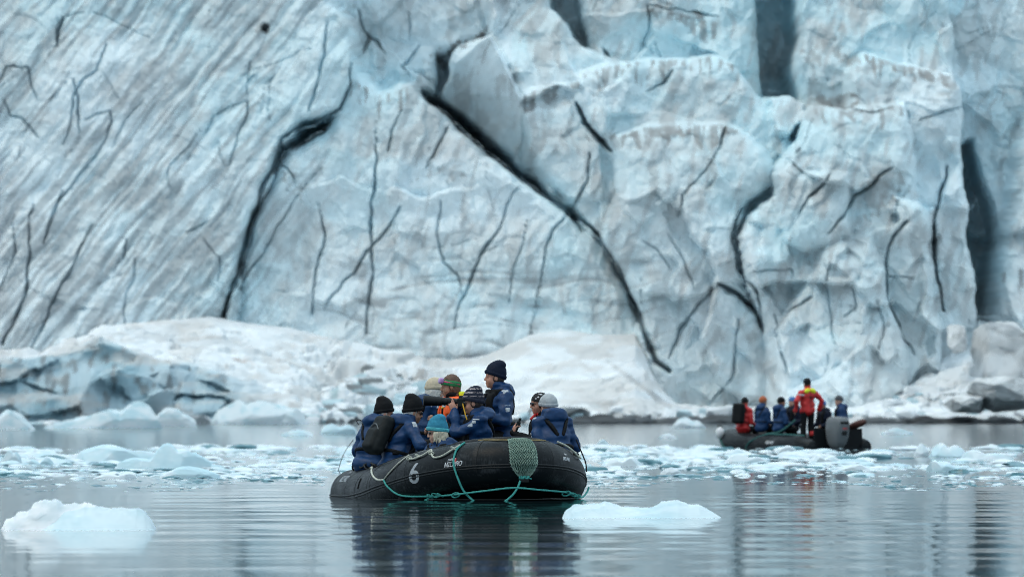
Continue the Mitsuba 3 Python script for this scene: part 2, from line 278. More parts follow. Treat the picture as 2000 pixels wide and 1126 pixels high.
    # cracks, carved into the wall
    jx = PX + 3.5 * (meshkit.fbm(N3(20, 20), 3, 51) - 0.5) * 2 + 10 * (meshkit.fbm(N3(90, 90), 2, 53) - 0.5) * 2
    jy = PY + 3.5 * (meshkit.fbm(N3(20, 20), 3, 52) - 0.5) * 2 + 10 * (meshkit.fbm(N3(90, 90), 2, 54) - 0.5) * 2
    rng = np.random.default_rng(12)
    wide = 0.55 + 1.5 * meshkit.fbm(N3(28, 28), 2, 55) ** 1.3
    minor = []
    for k in range(70):                               # hairline cracks along the ice's own grain
        x, y = rng.uniform(-80, 2080), rng.uniform(-20, 720)
        a = np.radians(rng.normal(118 if x < 560 else rng.choice([95, 65, 125, 160]), 14)); pts = [(x, y)]
        for j in range(rng.integers(2, 6)):
            a += rng.normal(0, 0.25); s = rng.uniform(18, 40); x, y = x + s * np.cos(a), y + s * np.sin(a); pts.append((x, y))
        minor.append((pts, rng.uniform(.6, 1.3), rng.uniform(.4, .8), rng.uniform(.2, .6), rng.uniform(.08, .3)))
    for pts, w0, w1, depth, sed in CRACKS + minor:
        p = np.asarray(pts, float); r = 5 * max(w0, w1) + 12
        c0, c1 = np.searchsorted(xs, [p[:, 0].min() - r, p[:, 0].max() + r]); r0, r1 = np.searchsorted(ys, [p[:, 1].min() - r, p[:, 1].max() + r])
        if c1 - c0 < 2 or r1 - r0 < 2: continue
        s = np.s_[r0:r1, c0:c1]
        thin = 0.85 if max(w0, w1) >= 7 else 0.50
        q = poly_dist(jx[s], jy[s], p, thin * w0, thin * w1) * wide[s]
        proud[s] -= (0.8 if max(w0, w1) >= 12 else 1.6 if max(w0, w1) >= 7 else 1.15) * depth * np.exp(-(q * 0.9) ** 2.2)
    proud = np.where(PY < -120, proud - (-120 - PY) * 0.02, proud)
    # colour: pale bubbly ice, denser blue ice, dusty ice, sediment, rock debris
    n1 = meshkit.fbm(N3(230, 190), 4, 61); n2 = meshkit.fbm(N3(120, 95), 4, 62); n3 = meshkit.fbm(N3(26, 30), 4, 63); n4 = meshkit.fbm(S3(95, 15), 3, 64)
    col = lerp3((0.70, 0.795, 0.835), (0.575, 0.735, 0.785), sstep(0.36, 0.70, n1 + 0.10 * (PX > 1000) * sstep(700, 100, PY)))
    dusty = sstep(0.40, 0.62, n2 + 0.16 * sstep(200, 700, PY) - 0.05 * (which == 3))
    col = lerp3(col, (0.60, 0.635, 0.65), 0.5 * dusty)
    col = lerp3(col, (0.50, 0.50, 0.50), 0.32 * sstep(0.52, 0.72, n3 + 0.12 * dusty - 0.03))
    col = lerp3(col, (0.20, 0.235, 0.26), left * 0.38 * sstep(0.54, 0.74, n4))
    col = lerp3(col, (0.17, 0.18, 0.19), np.clip(low * 0.62 * sstep(0.62, 0.86, beds + 0.15 * (n3 - .5)), 0, 1))
    gran = meshkit.fbm(N3(7, 9), 2, 71)
    dirt = np.zeros(PX.shape)
    for (cx, cy), (a, b), deg, s in DIRT:
        t = np.radians(deg); X, Y = PX - cx, PY - cy
        e = np.hypot((X * np.cos(t) + Y * np.sin(t)) / a, (-X * np.sin(t) + Y * np.cos(t)) / b)
        dirt = np.maximum(dirt, s * sstep(0.0, 0.30, 0.95 - e + 2.4 * (n3 - 0.5) + 1.3 * (gran - 0.5)))
    col = lerp3(col, (0.13, 0.11, 0.10), 0.8 * dirt * (0.35 + 0.65 * sstep(.42, .6, gran)))
    drip = meshkit.fbm(np.stack([PX / 6, PY / 60, 0 * PX], -1), 3, 91); reach = 8 + 48 * meshkit.noise(np.stack([PX / 17, 0 * PX, 0 * PX], -1), 92) ** 2
    for edge in EDGES:                                  # silt washed over the rims of the blocks, in short runs
        ex, ey = np.array(edge, float).T; below = wy - np.interp(wx, ex, ey) - 7
        on = (wx > ex[0]) & (wx < ex[-1]) & (below > 0) & (below < reach)
        col = lerp3(col, (0.20, 0.20, 0.20), 0.7 * on * sstep(.40, .60, drip + .25 * (gran - .5)))
    run = meshkit.fbm(np.stack([(PX + 26 * (meshkit.fbm(N3(80, 80), 2, 96) - .5) * 2 + .25 * PY) / 13, PY / 60, 0 * PX], -1), 4, 95)
    col = lerp3(col, (0.34, 0.35, 0.355), 0.5 * (1 - left) * sstep(.55, .70, run + .5 * (n2 - .5)))
    fine_dirt = meshkit.fbm(S3(120, 6), 3, 97)
    col = lerp3(col, (0.19, 0.22, 0.245), left * .55 * sstep(.54, .68, fine_dirt + .22 * (n2 - .5) + .15 * sstep(200, 600, PY)))
    col *= (0.93 + 0.14 * meshkit.noise(N3(4, 4), 77))[..., None]
    D = WALL
    P = np.stack([(PX - 1000) / FOCAL * D, D - proud, EYE + (HORIZON - PY) / FOCAL * D], -1)
    tag(obj('glacier', grid_mesh(P), 'mat_glacier', color=col.reshape(-1, 3)), 'wall of cracked blue-white glacier ice with dirty bands and dark crevasses', kind='structure')
make_glacier()

# ---------------------------------------------------------------- the snow bank at its foot: rises from the water, with an ice cliff towards the sea on the left
def make_snow_bank():
    xs = np.concatenate([np.linspace(-1300, -60, 100, endpoint=False), np.arange(-60, 2060, 3.2), np.linspace(2060, 3200, 90)])
    top = np.interp(xs, [-1300, -300, 0, 30, 70, 120, 170, 210, 300, 400, 470, 560, 620, 700, 740, 800, 880, 950, 1000, 1040, 1100, 1180, 1245, 1262, 1290, 1330, 1400, 1600, 1680, 1722, 1790, 1812, 1850, 1900, 1925, 1990, 2060, 2400, 3200],
                    [690, 700, 692, 681, 690, 674, 645, 634, 626, 620, 632, 640, 655, 668, 680, 692, 702, 690, 668, 652, 643, 650, 650, 668, 740, 785, 796, 796, 784, 746, 728, 700, 690, 672, 640, 655, 650, 690, 700])
    edge = np.interp(xs, [-1300, 0, 60, 120, 200, 230, 300, 400, 500, 560, 610, 640, 700, 1000, 1180, 1240, 1300, 1400, 1700, 1800, 1900, 2000, 3200],
                     [700, 702, 700, 684, 668, 676, 700, 720, 742, 768, 795, 806, 808, 812, 806, 790, 806, 812, 812, 806, 800, 800, 800])
    edge = np.maximum(edge, top + 4)
    shore = np.interp(xs, [-1300, 0, 1000, 2000, 3200], [640, 640, 655, 668, 690])
    t = np.concatenate([[-0.04], np.linspace(0, 0.4, 44), np.linspace(0.4, 1.0, 110)[1:], [1.05]])
    TT, PX = np.meshgrid(t, xs, indexing='ij')
    zt = EYE + (HORIZON - top) / FOCAL * 700; ze = EYE + (HORIZON - edge) / FOCAL * 645
    ze = np.minimum(ze, zt - 0.1)
    a = np.clip(TT / 0.4, -0.1, 1); b = np.clip((TT - 0.4) / 0.6, 0, 1.1)
    Z = ze * np.where(a < 0, a * 6, a) + (zt - ze) * (b ** 1.0 * 0.55 + 0.45 * b ** 2)
    cliff = sstep(2.2, 4.0, ze)[None, :] * np.ones_like(TT)
    Y = shore + (4.0 + 2.5 * (1 - cliff)) * np.abs(a) ** 1.5 + (704 - shore - 6) * np.clip(b, 0, 1) + np.where(b > 1, 10, 0)
    X = (PX - 1000) / FOCAL * (shore + 0.75 * (Y - shore))
    q = np.stack([X, Y, Z], -1)
    lump = meshkit.fbm(q / 3.2, 4, 3) - 0.5; fine = meshkit.fbm(q / 0.7, 3, 5) - 0.5
    inn = np.sin(np.pi * np.clip(TT, 0, 1)) ** 0.3
    rough = np.interp(PX, [-100, 0, 550, 620, 800, 900, 1150, 1240, 1320, 1700, 1850, 2000], [1.4, 1.4, 1.1, 2.2, 2.0, .7, .7, 1.3, 1.2, .8, .8, 1.8])
    onface = (1 - sstep(0.38, 0.46, TT)) * cliff
    Z = Z + inn * rough * (1.7 * lump + 0.42 * fine) * (1 - 0.75 * onface)
    Y = Y - onface * inn * (4.2 * (ridged(np.stack([X / 3.2, Z / 5, 0 * X], -1), 3, 7) - 0.55) + 1.2 * lump)
    from scipy.spatial import cKDTree                    # broken blocks frozen into the bank, each with a face of its own
    rb = np.random.default_rng(31)
    for size, steep, part in ((2.6, .55, onface), (1.3, .5, np.interp(PX, [-60, 560, 640, 860, 930, 1150, 1250, 1330, 1750, 1850, 2060], [.35, .45, 1, 1, .25, .2, .6, .5, .3, .9, 1.0]) * (1 - onface))):
        w2 = np.stack([X + .35 * size * (meshkit.fbm(q / (.5 * size), 2, 61) - .5) * 2, 1.5 * Z + .22 * (Y - shore)], -1).reshape(-1, 2)
        c = rb.uniform(w2.min(0), w2.max(0), (int(np.prod(w2.max(0) - w2.min(0)) / size ** 2), 2)); k = cKDTree(c).query(w2)[1]
        g = rb.normal(0, steep, (len(c), 2)); o = rb.normal(0, .16 * size, len(c))
        fac = np.clip(((w2 - c[k]) * g[k]).sum(1) + o[k], -.9, .9).reshape(X.shape) * inn * part
        Y = Y - fac * (.4 + .6 * onface); Z = Z + .55 * fac * (1 - onface)
    base = inn * (1 - sstep(0.0, 0.25, TT)) * 0.5 * fine
    P = np.stack([X, Y - base, Z], -1)
    n = meshkit.fbm(q / 6.0, 4, 31); n2 = meshkit.fbm(q / np.array([1.6, 4, 1.2]), 3, 32)
    col = lerp3((0.68, 0.71, 0.73), (0.55, 0.57, 0.585), sstep(0.45, 0.7, n))
    icy = lerp3((0.40, 0.50, 0.55), (0.26, 0.40, 0.46), sstep(0.4, 0.65, n)); icy = lerp3(icy, (0.16, 0.17, 0.175), 0.75 * sstep(0.55, 0.70, meshkit.fbm(q / np.array([.55, 4, 1.5]), 4, 38) + .25 * (n2 - .5)))
    face = np.clip(onface * sstep(0.2, 0.5, n2 + 0.25) , 0, 1)
    col = col * (1 - face[..., None]) + icy * face[..., None]
    lumps = np.interp(PX, [600, 640, 800, 860], [0, 1, 1, 0]) * sstep(0.05, .2, TT) * (1 - sstep(.55, .75, TT))
    col = lerp3(col, (0.30, 0.41, 0.44), 0.9 * lumps * sstep(0.50, 0.62, n2 + .3 * (n - .5)))
    streak = np.interp(PX, [1120, 1180, 1280, 1340], [0, 1, 1, 0]) * sstep(0.5, .62, meshkit.fbm(np.stack([(X + Z * 1.3) / 1.1, Z / 6, 0 * X], -1), 3, 41))
    col = lerp3(col, (0.27, 0.27, 0.27), 0.75 * streak)
    dust = sstep(0.48, 0.62, meshkit.fbm(q / np.array([3.0, 9, .9]), 4, 43) + 0.05 * (PX > 850) * (PX < 1300))
    col = lerp3(col, (0.52, 0.505, 0.49), 0.6 * dust)
    spot = np.exp(-(((PX - 470) / 34) ** 2 + ((TT - 0.66) / 0.05) ** 2) * 1.2) * (0.6 + n2)
    col = lerp3(col, (0.40, 0.34, 0.31), np.clip(sstep(.35, .9, spot), 0, 1) * .8)
    tag(obj('snow_bank', grid_mesh(P), 'mat_snow', color=np.clip(col, 0, 0.9).reshape(-1, 3)), 'white snow bank with a dirty blue ice cliff at the foot of the glacier', kind='structure')
make_snow_bank()

# ---------------------------------------------------------------- floating ice
def ice_lump(w, h, d, seed, peaks, rough=0.10, sub=5, flat=0.25):
    """A floe w wide, h high above the water and d deep: a height field over an oval with the given peaks (x -1..1, height 0..1, width), and a keel below."""
    m = trimesh.creation.icosphere(sub)
    v = m.vertices.copy()
    x, y = v[:, 0], v[:, 1]
    prof = np.max([ph * np.clip(1 - np.abs((x - px) / pw) ** 1.7, 0, 1) ** 0.8 for px, ph, pw in peaks], axis=0)
    edge = np.sqrt(np.clip(1 - x ** 2 - y ** 2, 0, 1))
    up = v[:, 2] > 0
    z = np.where(up, np.clip(prof, flat * .3, 1) * edge ** 0.55, v[:, 2] * .7)
    q = np.stack([x * w / 2, y * d / 2, z * h], 1)
    k = 1.0 / max(h, .05)
    n = meshkit.fbm(np.stack([q[:, 0] * k * .8, q[:, 1] * k * .8, q[:, 2] * k], 1) + seed * 7.1, 4, seed) - .5
    f = meshkit.fbm(q * k * 4 + seed, 3, seed + 1) - .5
    nn = v / np.linalg.norm(v, axis=1, keepdims=True)
    q = q + nn * (n * 2.2 * rough + f * .7 * rough)[:, None] * h * np.array([1.0, 1.0, 1.2])
    rng = np.random.default_rng(seed)                   # broken, flat-sided faces
    for k in range(16):
        a, b = rng.uniform(0, 6.283), rng.uniform(-.1, .9); nv = np.array([math.cos(a) * math.cos(b), math.sin(a) * math.cos(b), math.sin(b)])
        g = q @ nv; c = np.quantile(g, rng.uniform(.90, .985)); q = q - nv * (np.maximum(g - c, 0) * .9)[:, None]
    return q, m.faces

def ice_color(q, seed, blue=0.5, top=1.0):
    n = meshkit.fbm(q * 3.0 + seed, 3, seed); m = meshkit.fbm(q * 14.0 + seed, 3, seed + 3)
    c = lerp3((0.66, 0.735, 0.77), (0.45, 0.62, 0.685), sstep(.5 - .35 * blue, .85 - .35 * blue, n))
    return np.clip(c * (.94 + .12 * m)[:, None], 0, .88)

def floe(px0, px1, ptop, pwater, seed, peaks, label, blue=.5, rough=.10, depth=.7, sub=5, name='ice_floe', group=None, mat='mat_ice', cat='floating ice'):
    D = EYE * FOCAL / (pwater - HORIZON)
    w = (px1 - px0) / FOCAL * D * 1.04; h = (pwater - ptop) / FOCAL * D
    q, f = ice_lump(w, h, max(w * depth, .3), seed, peaks, rough, sub)
    c = at((px0 + px1) / 2, HORIZON, D); col = ice_color(q, seed, blue)
    q = q + [c[0], D + w * depth * .3, -0.06 * h]
    k = obj(name, (q, f), mat, color=col)
    tag(k, label, cat, group)
    return k

def big_floes():
    # near left: a rough snow-covered hump and a smooth glassy slab, frozen together
    D = EYE * FOCAL / (1034 - HORIZON)
    key = thing('ice_floe', 'nearest floe with a rough snowy hump and a smooth pale blue slab', 'floating ice')
    near = key
    def piece(name, px0, px1, outline, depth, seed, rough, cut, mat, colfn, yoff=0.0, nx=110, ny=44, wl=1034, key=None):
        D = EYE * FOCAL / (wl - HORIZON); S = D / FOCAL; key = key or near
        X, V = np.meshgrid(np.linspace(0, 1, nx), np.linspace(-1, 1, 2 * ny), indexing='ij')
        ox, oy = np.array(outline, float).T
        top = np.interp(px0 + X * (px1 - px0), ox, (wl - oy)) * S
        front = np.clip(V, -1, 1)
        env = np.clip(1 - np.abs(front) ** cut, 0, 1)
        z = top * env - .06 * (1 - env)
        x = (px0 + X * (px1 - px0) - 1000) * S
        y = D + yoff + front * depth * (0.35 + .65 * np.sqrt(np.clip(np.sin(np.pi * X), 0, 1)))
        q = np.stack([x, y, z], -1)
        n = meshkit.fbm(q * 7 + seed, 4, seed) - .5; f = meshkit.fbm(q * 26 + seed, 3, seed + 1) - .5
        q[..., 2] += rough * (n * .16 + f * .06) * np.clip(top * 9, 0, 1) * env ** .3
        q[..., 1] += rough * (n * .16 + f * .05)
        obj(name, grid_mesh(q), mat, key, color=colfn(q.reshape(-1, 3)))
    snowc = lambda q: np.clip(lerp3((.80, .83, .85), (.62, .70, .74), sstep(.4, .7, meshkit.fbm(q * 9, 4, 4))), 0, .9)
    slabc = lambda q: lerp3((.60, .71, .75), (.46, .62, .68), sstep(.4, .7, meshkit.fbm(q * np.array([3, 6, 5.]), 4, 8)))
    piece('snowy_hump', 3, 235, [(3, 1030), (10, 1016), (28, 1011), (36, 1001), (52, 997), (64, 984), (80, 975), (95, 976), (112, 972), (122, 981), (140, 985), (165, 984), (185, 990), (215, 1004), (235, 1032)], .30, 2, .7, 1.6, 'mat_snow_piece', snowc, .05)
    piece('glassy_slab', 62, 307, [(62, 1034), (80, 1022), (105, 1007), (135, 995), (165, 988), (200, 990), (240, 990), (268, 990), (284, 997), (298, 1015), (304, 1029), (307, 1034)], .42, 5, .34, 1.0, 'mat_ice', slabc, -.06)
    low = thing('ice_floe', 'low pale floe with two rounded bumps just off the bow of the nearer boat', 'floating ice')
    piece('slab', 1098, 1408, [(1098, 1010), (1103, 998), (1118, 987), (1150, 982), (1172, 981), (1182, 978), (1200, 984), (1225, 989), (1255, 990), (1278, 986), (1298, 978), (1325, 975), (1345, 982), (1365, 984), (1385, 995), (1400, 1004), (1408, 1009)], .40, 11, .34, 1.25, 'mat_ice', slabc, 0, wl=1011, key=low)
    for n, args in enumerate([
        (0, 44, 874, 907, 21, [(-.3, 1, 1.0), (.5, .9, .7)], 'blue block of ice cut off at the left end of the brash belt'),
        (104, 330, 866, 902, 22, [(-.55, .6, .5), (-.1, 1.0, .75), (.5, .75, .8)], 'long smooth blue floe in the left brash belt'),
        (205, 425, 863, 915, 23, [(-.5, .5, .6), (.1, 1.0, .35), (.42, .8, .6)], 'white peaked floe lying before the long blue one'),
        (40, 108, 890, 906, 24, [(-.4, .7, .5), (.5, 1.0, .4)], 'knobbly white floe left of the long blue one'),
        (175, 275, 921, 934, 25, [(-.3, .8, .6), (.5, 1, .5)], 'small white floe at the front of the left brash belt'),
        (300, 440, 909, 933, 26, [(0, 1, 1)], 'low pale blue floe at the foot of the white peaked one'),
        (1772, 1815, 861, 890, 31, [(.5, 1, .9)], 'upright wedge of pale ice in the right brash belt'),
        (1805, 1900, 862, 893, 32, [(-.3, 1.0, .5), (.3, .8, .6)], 'two-humped pale blue floe in the right brash belt'),
        (1870, 1990, 872, 897, 33, [(-.5, .9, .6), (.2, .5, .9)], 'long low floe right of the two-humped one'),
        (1803, 1905, 893, 921, 34, [(-.55, 1.0, .4), (-.1, .75, .5), (.5, .5, .7)], 'white-crested floe with a blue flank at the front of the right belt'),
        (1638, 1706, 905, 918, 35, [(0, 1, .9)], 'flat arched white floe at the front of the right belt'),
        (1290, 1334, 871, 884, 36, [(.2, 1, .8)], 'bright floe behind the bow of the nearer boat, middle of the belt'),
        (1250, 1300, 873, 886, 37, [(-.2, 1, .9)], 'low white floe close left of the bright middle floe'),
        (1170, 1260, 890, 910, 38, [(-.3, .8, .6), (.4, 1, .5)], 'white double-bumped floe to the right of the nearer boat'),
        (1285, 1336, 911, 925, 39, [(0, 1, .9)], 'small pointed white floe nearest of the middle belt'),
        (1500, 1560, 868, 884, 40, [(.3, 1, .7)], 'small white floe below the farther boat'),
        (1575, 1650, 885, 903, 41, [(-.4, 1, .5), (.4, .8, .6)], 'broken white floe right of the farther boat in the belt'),
        (1405, 1500, 884, 903, 42, [(-.2, 1, .6), (.5, .7, .6)], 'wide white floe in the belt under the farther boat'),
        (1160, 1195, 857, 873, 43, [(0, 1, .9)], 'small blurred floe on open water right of the nearer boat'),
        (1298, 1384, 813, 835, 44, [(-.1, 1, .55), (.5, .7, .6)], 'white berg floating before the shore left of the farther boat'),
        (1285, 1325, 846, 856, 45, [(0, 1, 1)], 'thin floe between the white berg and the brash belt'),
        (618, 706, 824, 847, 46, [(-.4, 1, .7), (.4, .9, .7)], 'turquoise floe near the shore behind the left passengers'),
        (545, 620, 838, 851, 47, [(0, 1, 1)], 'thin turquoise floe left of the thicker one near the shore'),
        (1715, 1790, 836, 848, 48, [(0, 1, 1)], 'flat pale floe right of the farther boat on open water'),
        (395, 612, 756, 828, 49, [(-.55, .95, .6), (.1, .8, .8), (.6, .55, .6)], 'large white block of snow ice grounded at the left shore'),
        (70, 330, 782, 836, 50, [(-.3, .55, .7), (.1, .8, .5), (.55, 1.0, .5)], 'long blue-footed snow ridge along the left shore'),
        (-30, 75, 795, 838, 51, [(-.2, 1, .9)], 'blue sloping block in the left corner of the shore'),
        (245, 395, 790, 832, 52, [(-.5, .7, .5), (.3, .9, .7)], 'grey dirty ice block between the snow ridge and the white block'),
    ]):
        px0, px1, pt, pw, seed, peaks, label = args
        far = pw < 850
        floe(px0, px1, pt, pw, seed, peaks, label, blue=1.0 if 'turquoise' in label else .75 if 'blue' in label and pw > 850 else .15 if 'white' in label else .5, rough=.2 if far else .13 if 'white' in label else .09, depth=.35 if far else .7, mat='mat_snow_piece' if 'white' in label or 'snow' in label else 'mat_ice',
             name='ice_block' if 'block' in label or 'ridge' in label or 'berg' in label else 'ice_floe')
principled('mat_snow_piece', VC, 0.7, specular=0.2)
big_floes()

def brash():
    """The belt of broken ice between the boats: 250 pieces one by one, the rest as one mass."""
    rng = np.random.default_rng(8)
    protos = []
    for k in range(7):
        m = trimesh.creation.icosphere(2); v = m.vertices.copy()
        v = v * (1 + .75 * (meshkit.fbm(v * 1.6 + 9 * k, 3, k) - .5))[:, None]
        v[:, 2] = np.where(v[:, 2] > 0, v[:, 2], v[:, 2] * .5); protos.append((v, m.faces))
    low = trimesh.creation.icosphere(1)
    edge_n = lambda x: 10 * math.sin(x / 130.0) + 6 * math.sin(x / 47.0 + 1)
    def spot():
        while True:
            px = rng.uniform(-200, 2200); py = 868 + 92 * rng.random() ** 1.1
            if px < 640: hi, lo = 952 + edge_n(px), 886 - .02 * px + (0 if px > 420 else -6)
            else: hi, lo = 948 + edge_n(px) * .8, 873
            if lo < py < hi and not (640 < px < 1150 and py > 925): return px, py
    out = []
    for k in range(11000):
        px, py = spot(); f = (py - 868) / 88.0
        clump = meshkit.fbm(np.array([[px / 150, py / 11.0, 0]]), 3, 5)[0]
        if rng.random() > (1.15 - .75 * f) * sstep(.42, .60, clump + .05) + .05 + .08 * (f > .6): continue
        size = .04 + .24 * rng.random() ** 5 * (1.15 - .85 * f)
        out.append((size * (.6 if f > .75 else 1), px, py, f))
    out.sort(reverse=True)
    many_w, many_c, nw, nc = [], [], 0, 0
    for n, (size, px, py, f) in enumerate(out):
        D = EYE * FOCAL / (py - HORIZON); c = at(px, HORIZON, D); c[2] = 0
        a = rng.uniform(0, 6.28); R = np.array([[math.cos(a), -math.sin(a), 0], [math.sin(a), math.cos(a), 0], [0, 0, 1]])
        sc = np.array([rng.uniform(.9, 2.0), rng.uniform(.8, 1.3), rng.uniform(.22, .48)]) * size
        clear = rng.random() < .15 + .5 * sstep(.45, .9, f)
        if n < 250:
            v, fc = protos[n % 7]; q = (v * sc) @ R.T + c
            k = obj('ice_chunk', (q, fc), 'mat_clear_ice' if clear else 'mat_ice', color=np.clip(ice_color(q, n % 40, rng.uniform(-.4, .8)), 0, .9) if not clear else None, smooth=True if not clear else 40)
            where = 'left of the nearer boat' if px < 330 else 'near the nearer stern' if px < 660 else 'hidden partly behind the nearer boat' if px < 1150 else 'right of the nearer boat' if px < 1400 else 'below the farther boat' if px < 1730 else 'at the right end'
            row = 'far edge' if py < 886 else 'middle' if py < 912 else 'near edge'; look = 'dark teal' if clear else 'broad pale' if sc[0] > .30 else 'small pale'
            tag(k, f'{look} ice chunk, {row} of the brash belt, {where}', 'floating ice', f'{look} chunks at the {row} of the belt {where}')
        else:
            q = (low.vertices * (1 + .5 * (rng.random((len(low.vertices), 1)) - .5)) * sc * [1, 1, .8]) @ R.T + c
            (many_c if clear else many_w).append((q, low.faces))
    w = join(many_w)
    tag(obj('brash_ice', w, 'mat_ice', smooth=False, color=ice_color(w[0], 3, .45)), 'broad belt of broken white and pale blue brash ice on the water', 'floating ice', kind='stuff')
    tag(obj('clear_brash_ice', join(many_c), 'mat_clear_ice', smooth=False), 'scatter of small dark teal bits of clear ice along the near edge of the belt', 'floating ice', kind='stuff')
brash()

def shore_debris():
    rng = np.random.default_rng(17)
    parts, cols = [], []
    m = trimesh.creation.icosphere(2)
    for k in range(420):
        u = rng.random(); px = rng.uniform(1090, 1420) if u < .42 else rng.uniform(1690, 2250) if u < .9 else rng.uniform(600, 1090)
        D = np.interp(px, [0, 1000, 2000], [640, 655, 668]) - rng.uniform(-1.5, 2.0); s = .16 + .6 * rng.random() ** 3
        c = at(px, HORIZON, D); c[2] = rng.uniform(-.05, .16) * s
        v = m.vertices * (1 + .8 * (meshkit.fbm(m.vertices * 1.5 + k, 3, k % 50) - .5))[:, None] * [rng.uniform(1, 2.4), 1.2, rng.uniform(.5, .9)] * s + c
        parts.append((v, m.faces)); cols.append(np.tile(np.array([.045, .05, .055]) * rng.uniform(.6, 2.2), (len(v), 1)))
    tag(obj('shore_rubble', join(parts), 'mat_rock', color=np.vstack(cols), smooth=True), 'dark wet rubble and dirty ice in a line along the waterline under the snow bank', 'rubble', kind='stuff')
    def block(c, size, seed, n=14):
        r2 = np.random.default_rng(seed); p = r2.uniform(-1, 1, (n, 3)); p = p / np.abs(p).max(1, keepdims=True) * r2.uniform(.72, 1, (n, 1))
        h = trimesh.convex.convex_hull(p); return h.vertices * np.asarray(size) + c, h.faces
    bank, bcol = [], []
    for k in range(1500):                               # ice fallen from the wall, lying on the bank and along its foot
        px = rng.choice([rng.normal(735, 75), rng.uniform(-60, 640), rng.uniform(1730, 2120), rng.uniform(860, 1700)], p=[.34, .36, .22, .08]); t = rng.random()
        py = np.interp(px, [-60, 200, 640, 700, 860, 1100, 1700, 1800, 2120], [842, 838, 822, 815, 812, 812, 812, 808, 806]) - (rng.random() ** 2.2) * np.interp(px, [-60, 600, 700, 800, 900, 1700, 1800, 2100], [26, 26, 88, 80, 10, 10, 60, 100])
        D = 641 + .018 * (px > 900) * (px - 900) + (838 - py) * .42; s_ = (.12 + .95 * rng.random() ** 4) * (1.0 if px < 900 else .8)
        v, fc = block(at(px, py, D), np.array([rng.uniform(.8, 1.7), 1, rng.uniform(.5, .9)]) * s_, int(k))
        bank.append((v[fc].reshape(-1, 3), np.arange(len(fc) * 3).reshape(-1, 3))); g = rng.random()
        bcol.append(np.tile(np.array([.70, .73, .75]) if g < .6 else np.array([.42, .55, .60]) if g < .85 else np.array([.22, .24, .25]), (len(fc) * 3, 1)))
    tag(obj('fallen_ice', join(bank), 'mat_snow_piece', smooth=False, color=np.vstack(bcol)), 'jumble of fallen ice blocks strewn over the snow bank and along its foot', 'glacier ice', kind='stuff')
    key = [(1968, 640, 770, 130, 150, 3, 'tall cracked ice block with dark hollows at the right end of the shore'), (1868, 640, 694, 44, 56, 5, 'small grey ice pillar standing in the snow at the wall foot'), (1880, 770, 812, 100, 40, 7, 'dirty brown ice hump at the right shore'), (1960, 742, 808, 120, 66, 9, 'white ice boulder pile below the cracked block')]
    for px, t, b, w, h, seed, lab in key:
        D = 662 if b > 780 else 690
        s = D / FOCAL; mm = trimesh.creation.icosphere(5); v = mm.vertices.copy()
        v = np.sign(v) * np.abs(v) ** .6 * 1.05; r3 = np.random.default_rng(seed)
        for kk in range(22):
            nv = r3.normal(size=3); nv /= np.linalg.norm(nv); g = v @ nv; cc = np.quantile(g, r3.uniform(.82, .97)); v = v - nv * np.maximum(g - cc, 0)[:, None]
        v = v * (1 + .22 * (meshkit.fbm(v * 2.2 + seed, 4, seed) - .5))[:, None]
        v = v - mm.vertices * (sstep(.80, .95, ridged(v * .9 + seed, 2, seed))[:, None]) * .22
        v = v * np.array([w * s * .55, 4, h * s * .56]) + at(px, (t + b) / 2, D)
        n = meshkit.fbm(v * .9, 4, seed)
        c = lerp3((.62, .64, .65), (.40, .42, .43), sstep(.4, .7, n)); c = lerp3(c, (.19, .19, .19), (.75 if 'dirty' in lab else .5) * sstep(.45 if 'dirty' in lab else .52, .66, meshkit.fbm(v * 1.7, 4, seed + 1)))
        k = obj('ice_block', (v, mm.faces), 'mat_snow_piece', color=c); tag(k, lab, 'glacier ice')
shore_debris()

# ---------------------------------------------------------------- boats
principled('mat_rubber', mikit.proc(lambda p, n, uv: mikit.mix((0.0035, 0.006, 0.008), (0.034, 0.039, 0.043), mikit.smoothstep(0.53, 0.85, mikit.fbm(p.x * 4, p.y * 4, p.z * 9, 5) * 0.75 + 0.35 * mikit.noise(p.x * 90, p.y * 90, p.z * 22)))), 0.45, specular=0.18)
principled('mat_hull', (0.004, 0.006, 0.008), 0.6, specular=0.2)
principled('mat_strip', (0.006, 0.008, 0.010), 0.5, specular=0.3)
principled('mat_white_print', mikit.proc(lambda p, n, uv: mikit.mix((.22, .24, .25), (.58, .60, .62), mikit.smoothstep(.28, .45, mikit.fbm(p.x * 30, p.y * 30, p.z * 30, 4)))), 0.5)
principled('mat_grey_print', mikit.proc(lambda p, n, uv: mikit.mix((.10, .12, .13), (.34, .37, .40), mikit.smoothstep(.30, .48, mikit.fbm(p.x * 26, p.y * 26, p.z * 26, 4)))), 0.55)
principled('mat_red_print', (0.55, 0.03, 0.03), 0.5)
principled('mat_teal_rope', mikit.proc(lambda p, n, uv: mikit.mix((0.02, 0.22, 0.20), (0.07, 0.38, 0.34), mikit.noise(p.x * 60, p.y * 60, p.z * 60))), 0.8)
principled('mat_pale_rope', mikit.proc(lambda p, n, uv: mikit.mix((0.33, 0.36, 0.31), (0.55, 0.55, 0.47), mikit.noise(p.x * 60, p.y * 60, p.z * 60))), 0.85)
principled('mat_tan_cord', (0.30, 0.22, 0.09), 0.8)
principled('mat_black_gear', (0.004, 0.005, 0.006), 0.45, specular=0.3)
principled('mat_net', mikit.proc(lambda p, n, uv: mikit.mix((0.13, 0.24, 0.20), (0.36, 0.46, 0.38), mikit.fbm(p.x * 9, p.y * 9, p.z * 14, 3))), 0.85)
principled('mat_net_fill', (0.035, 0.075, 0.06), 0.9)
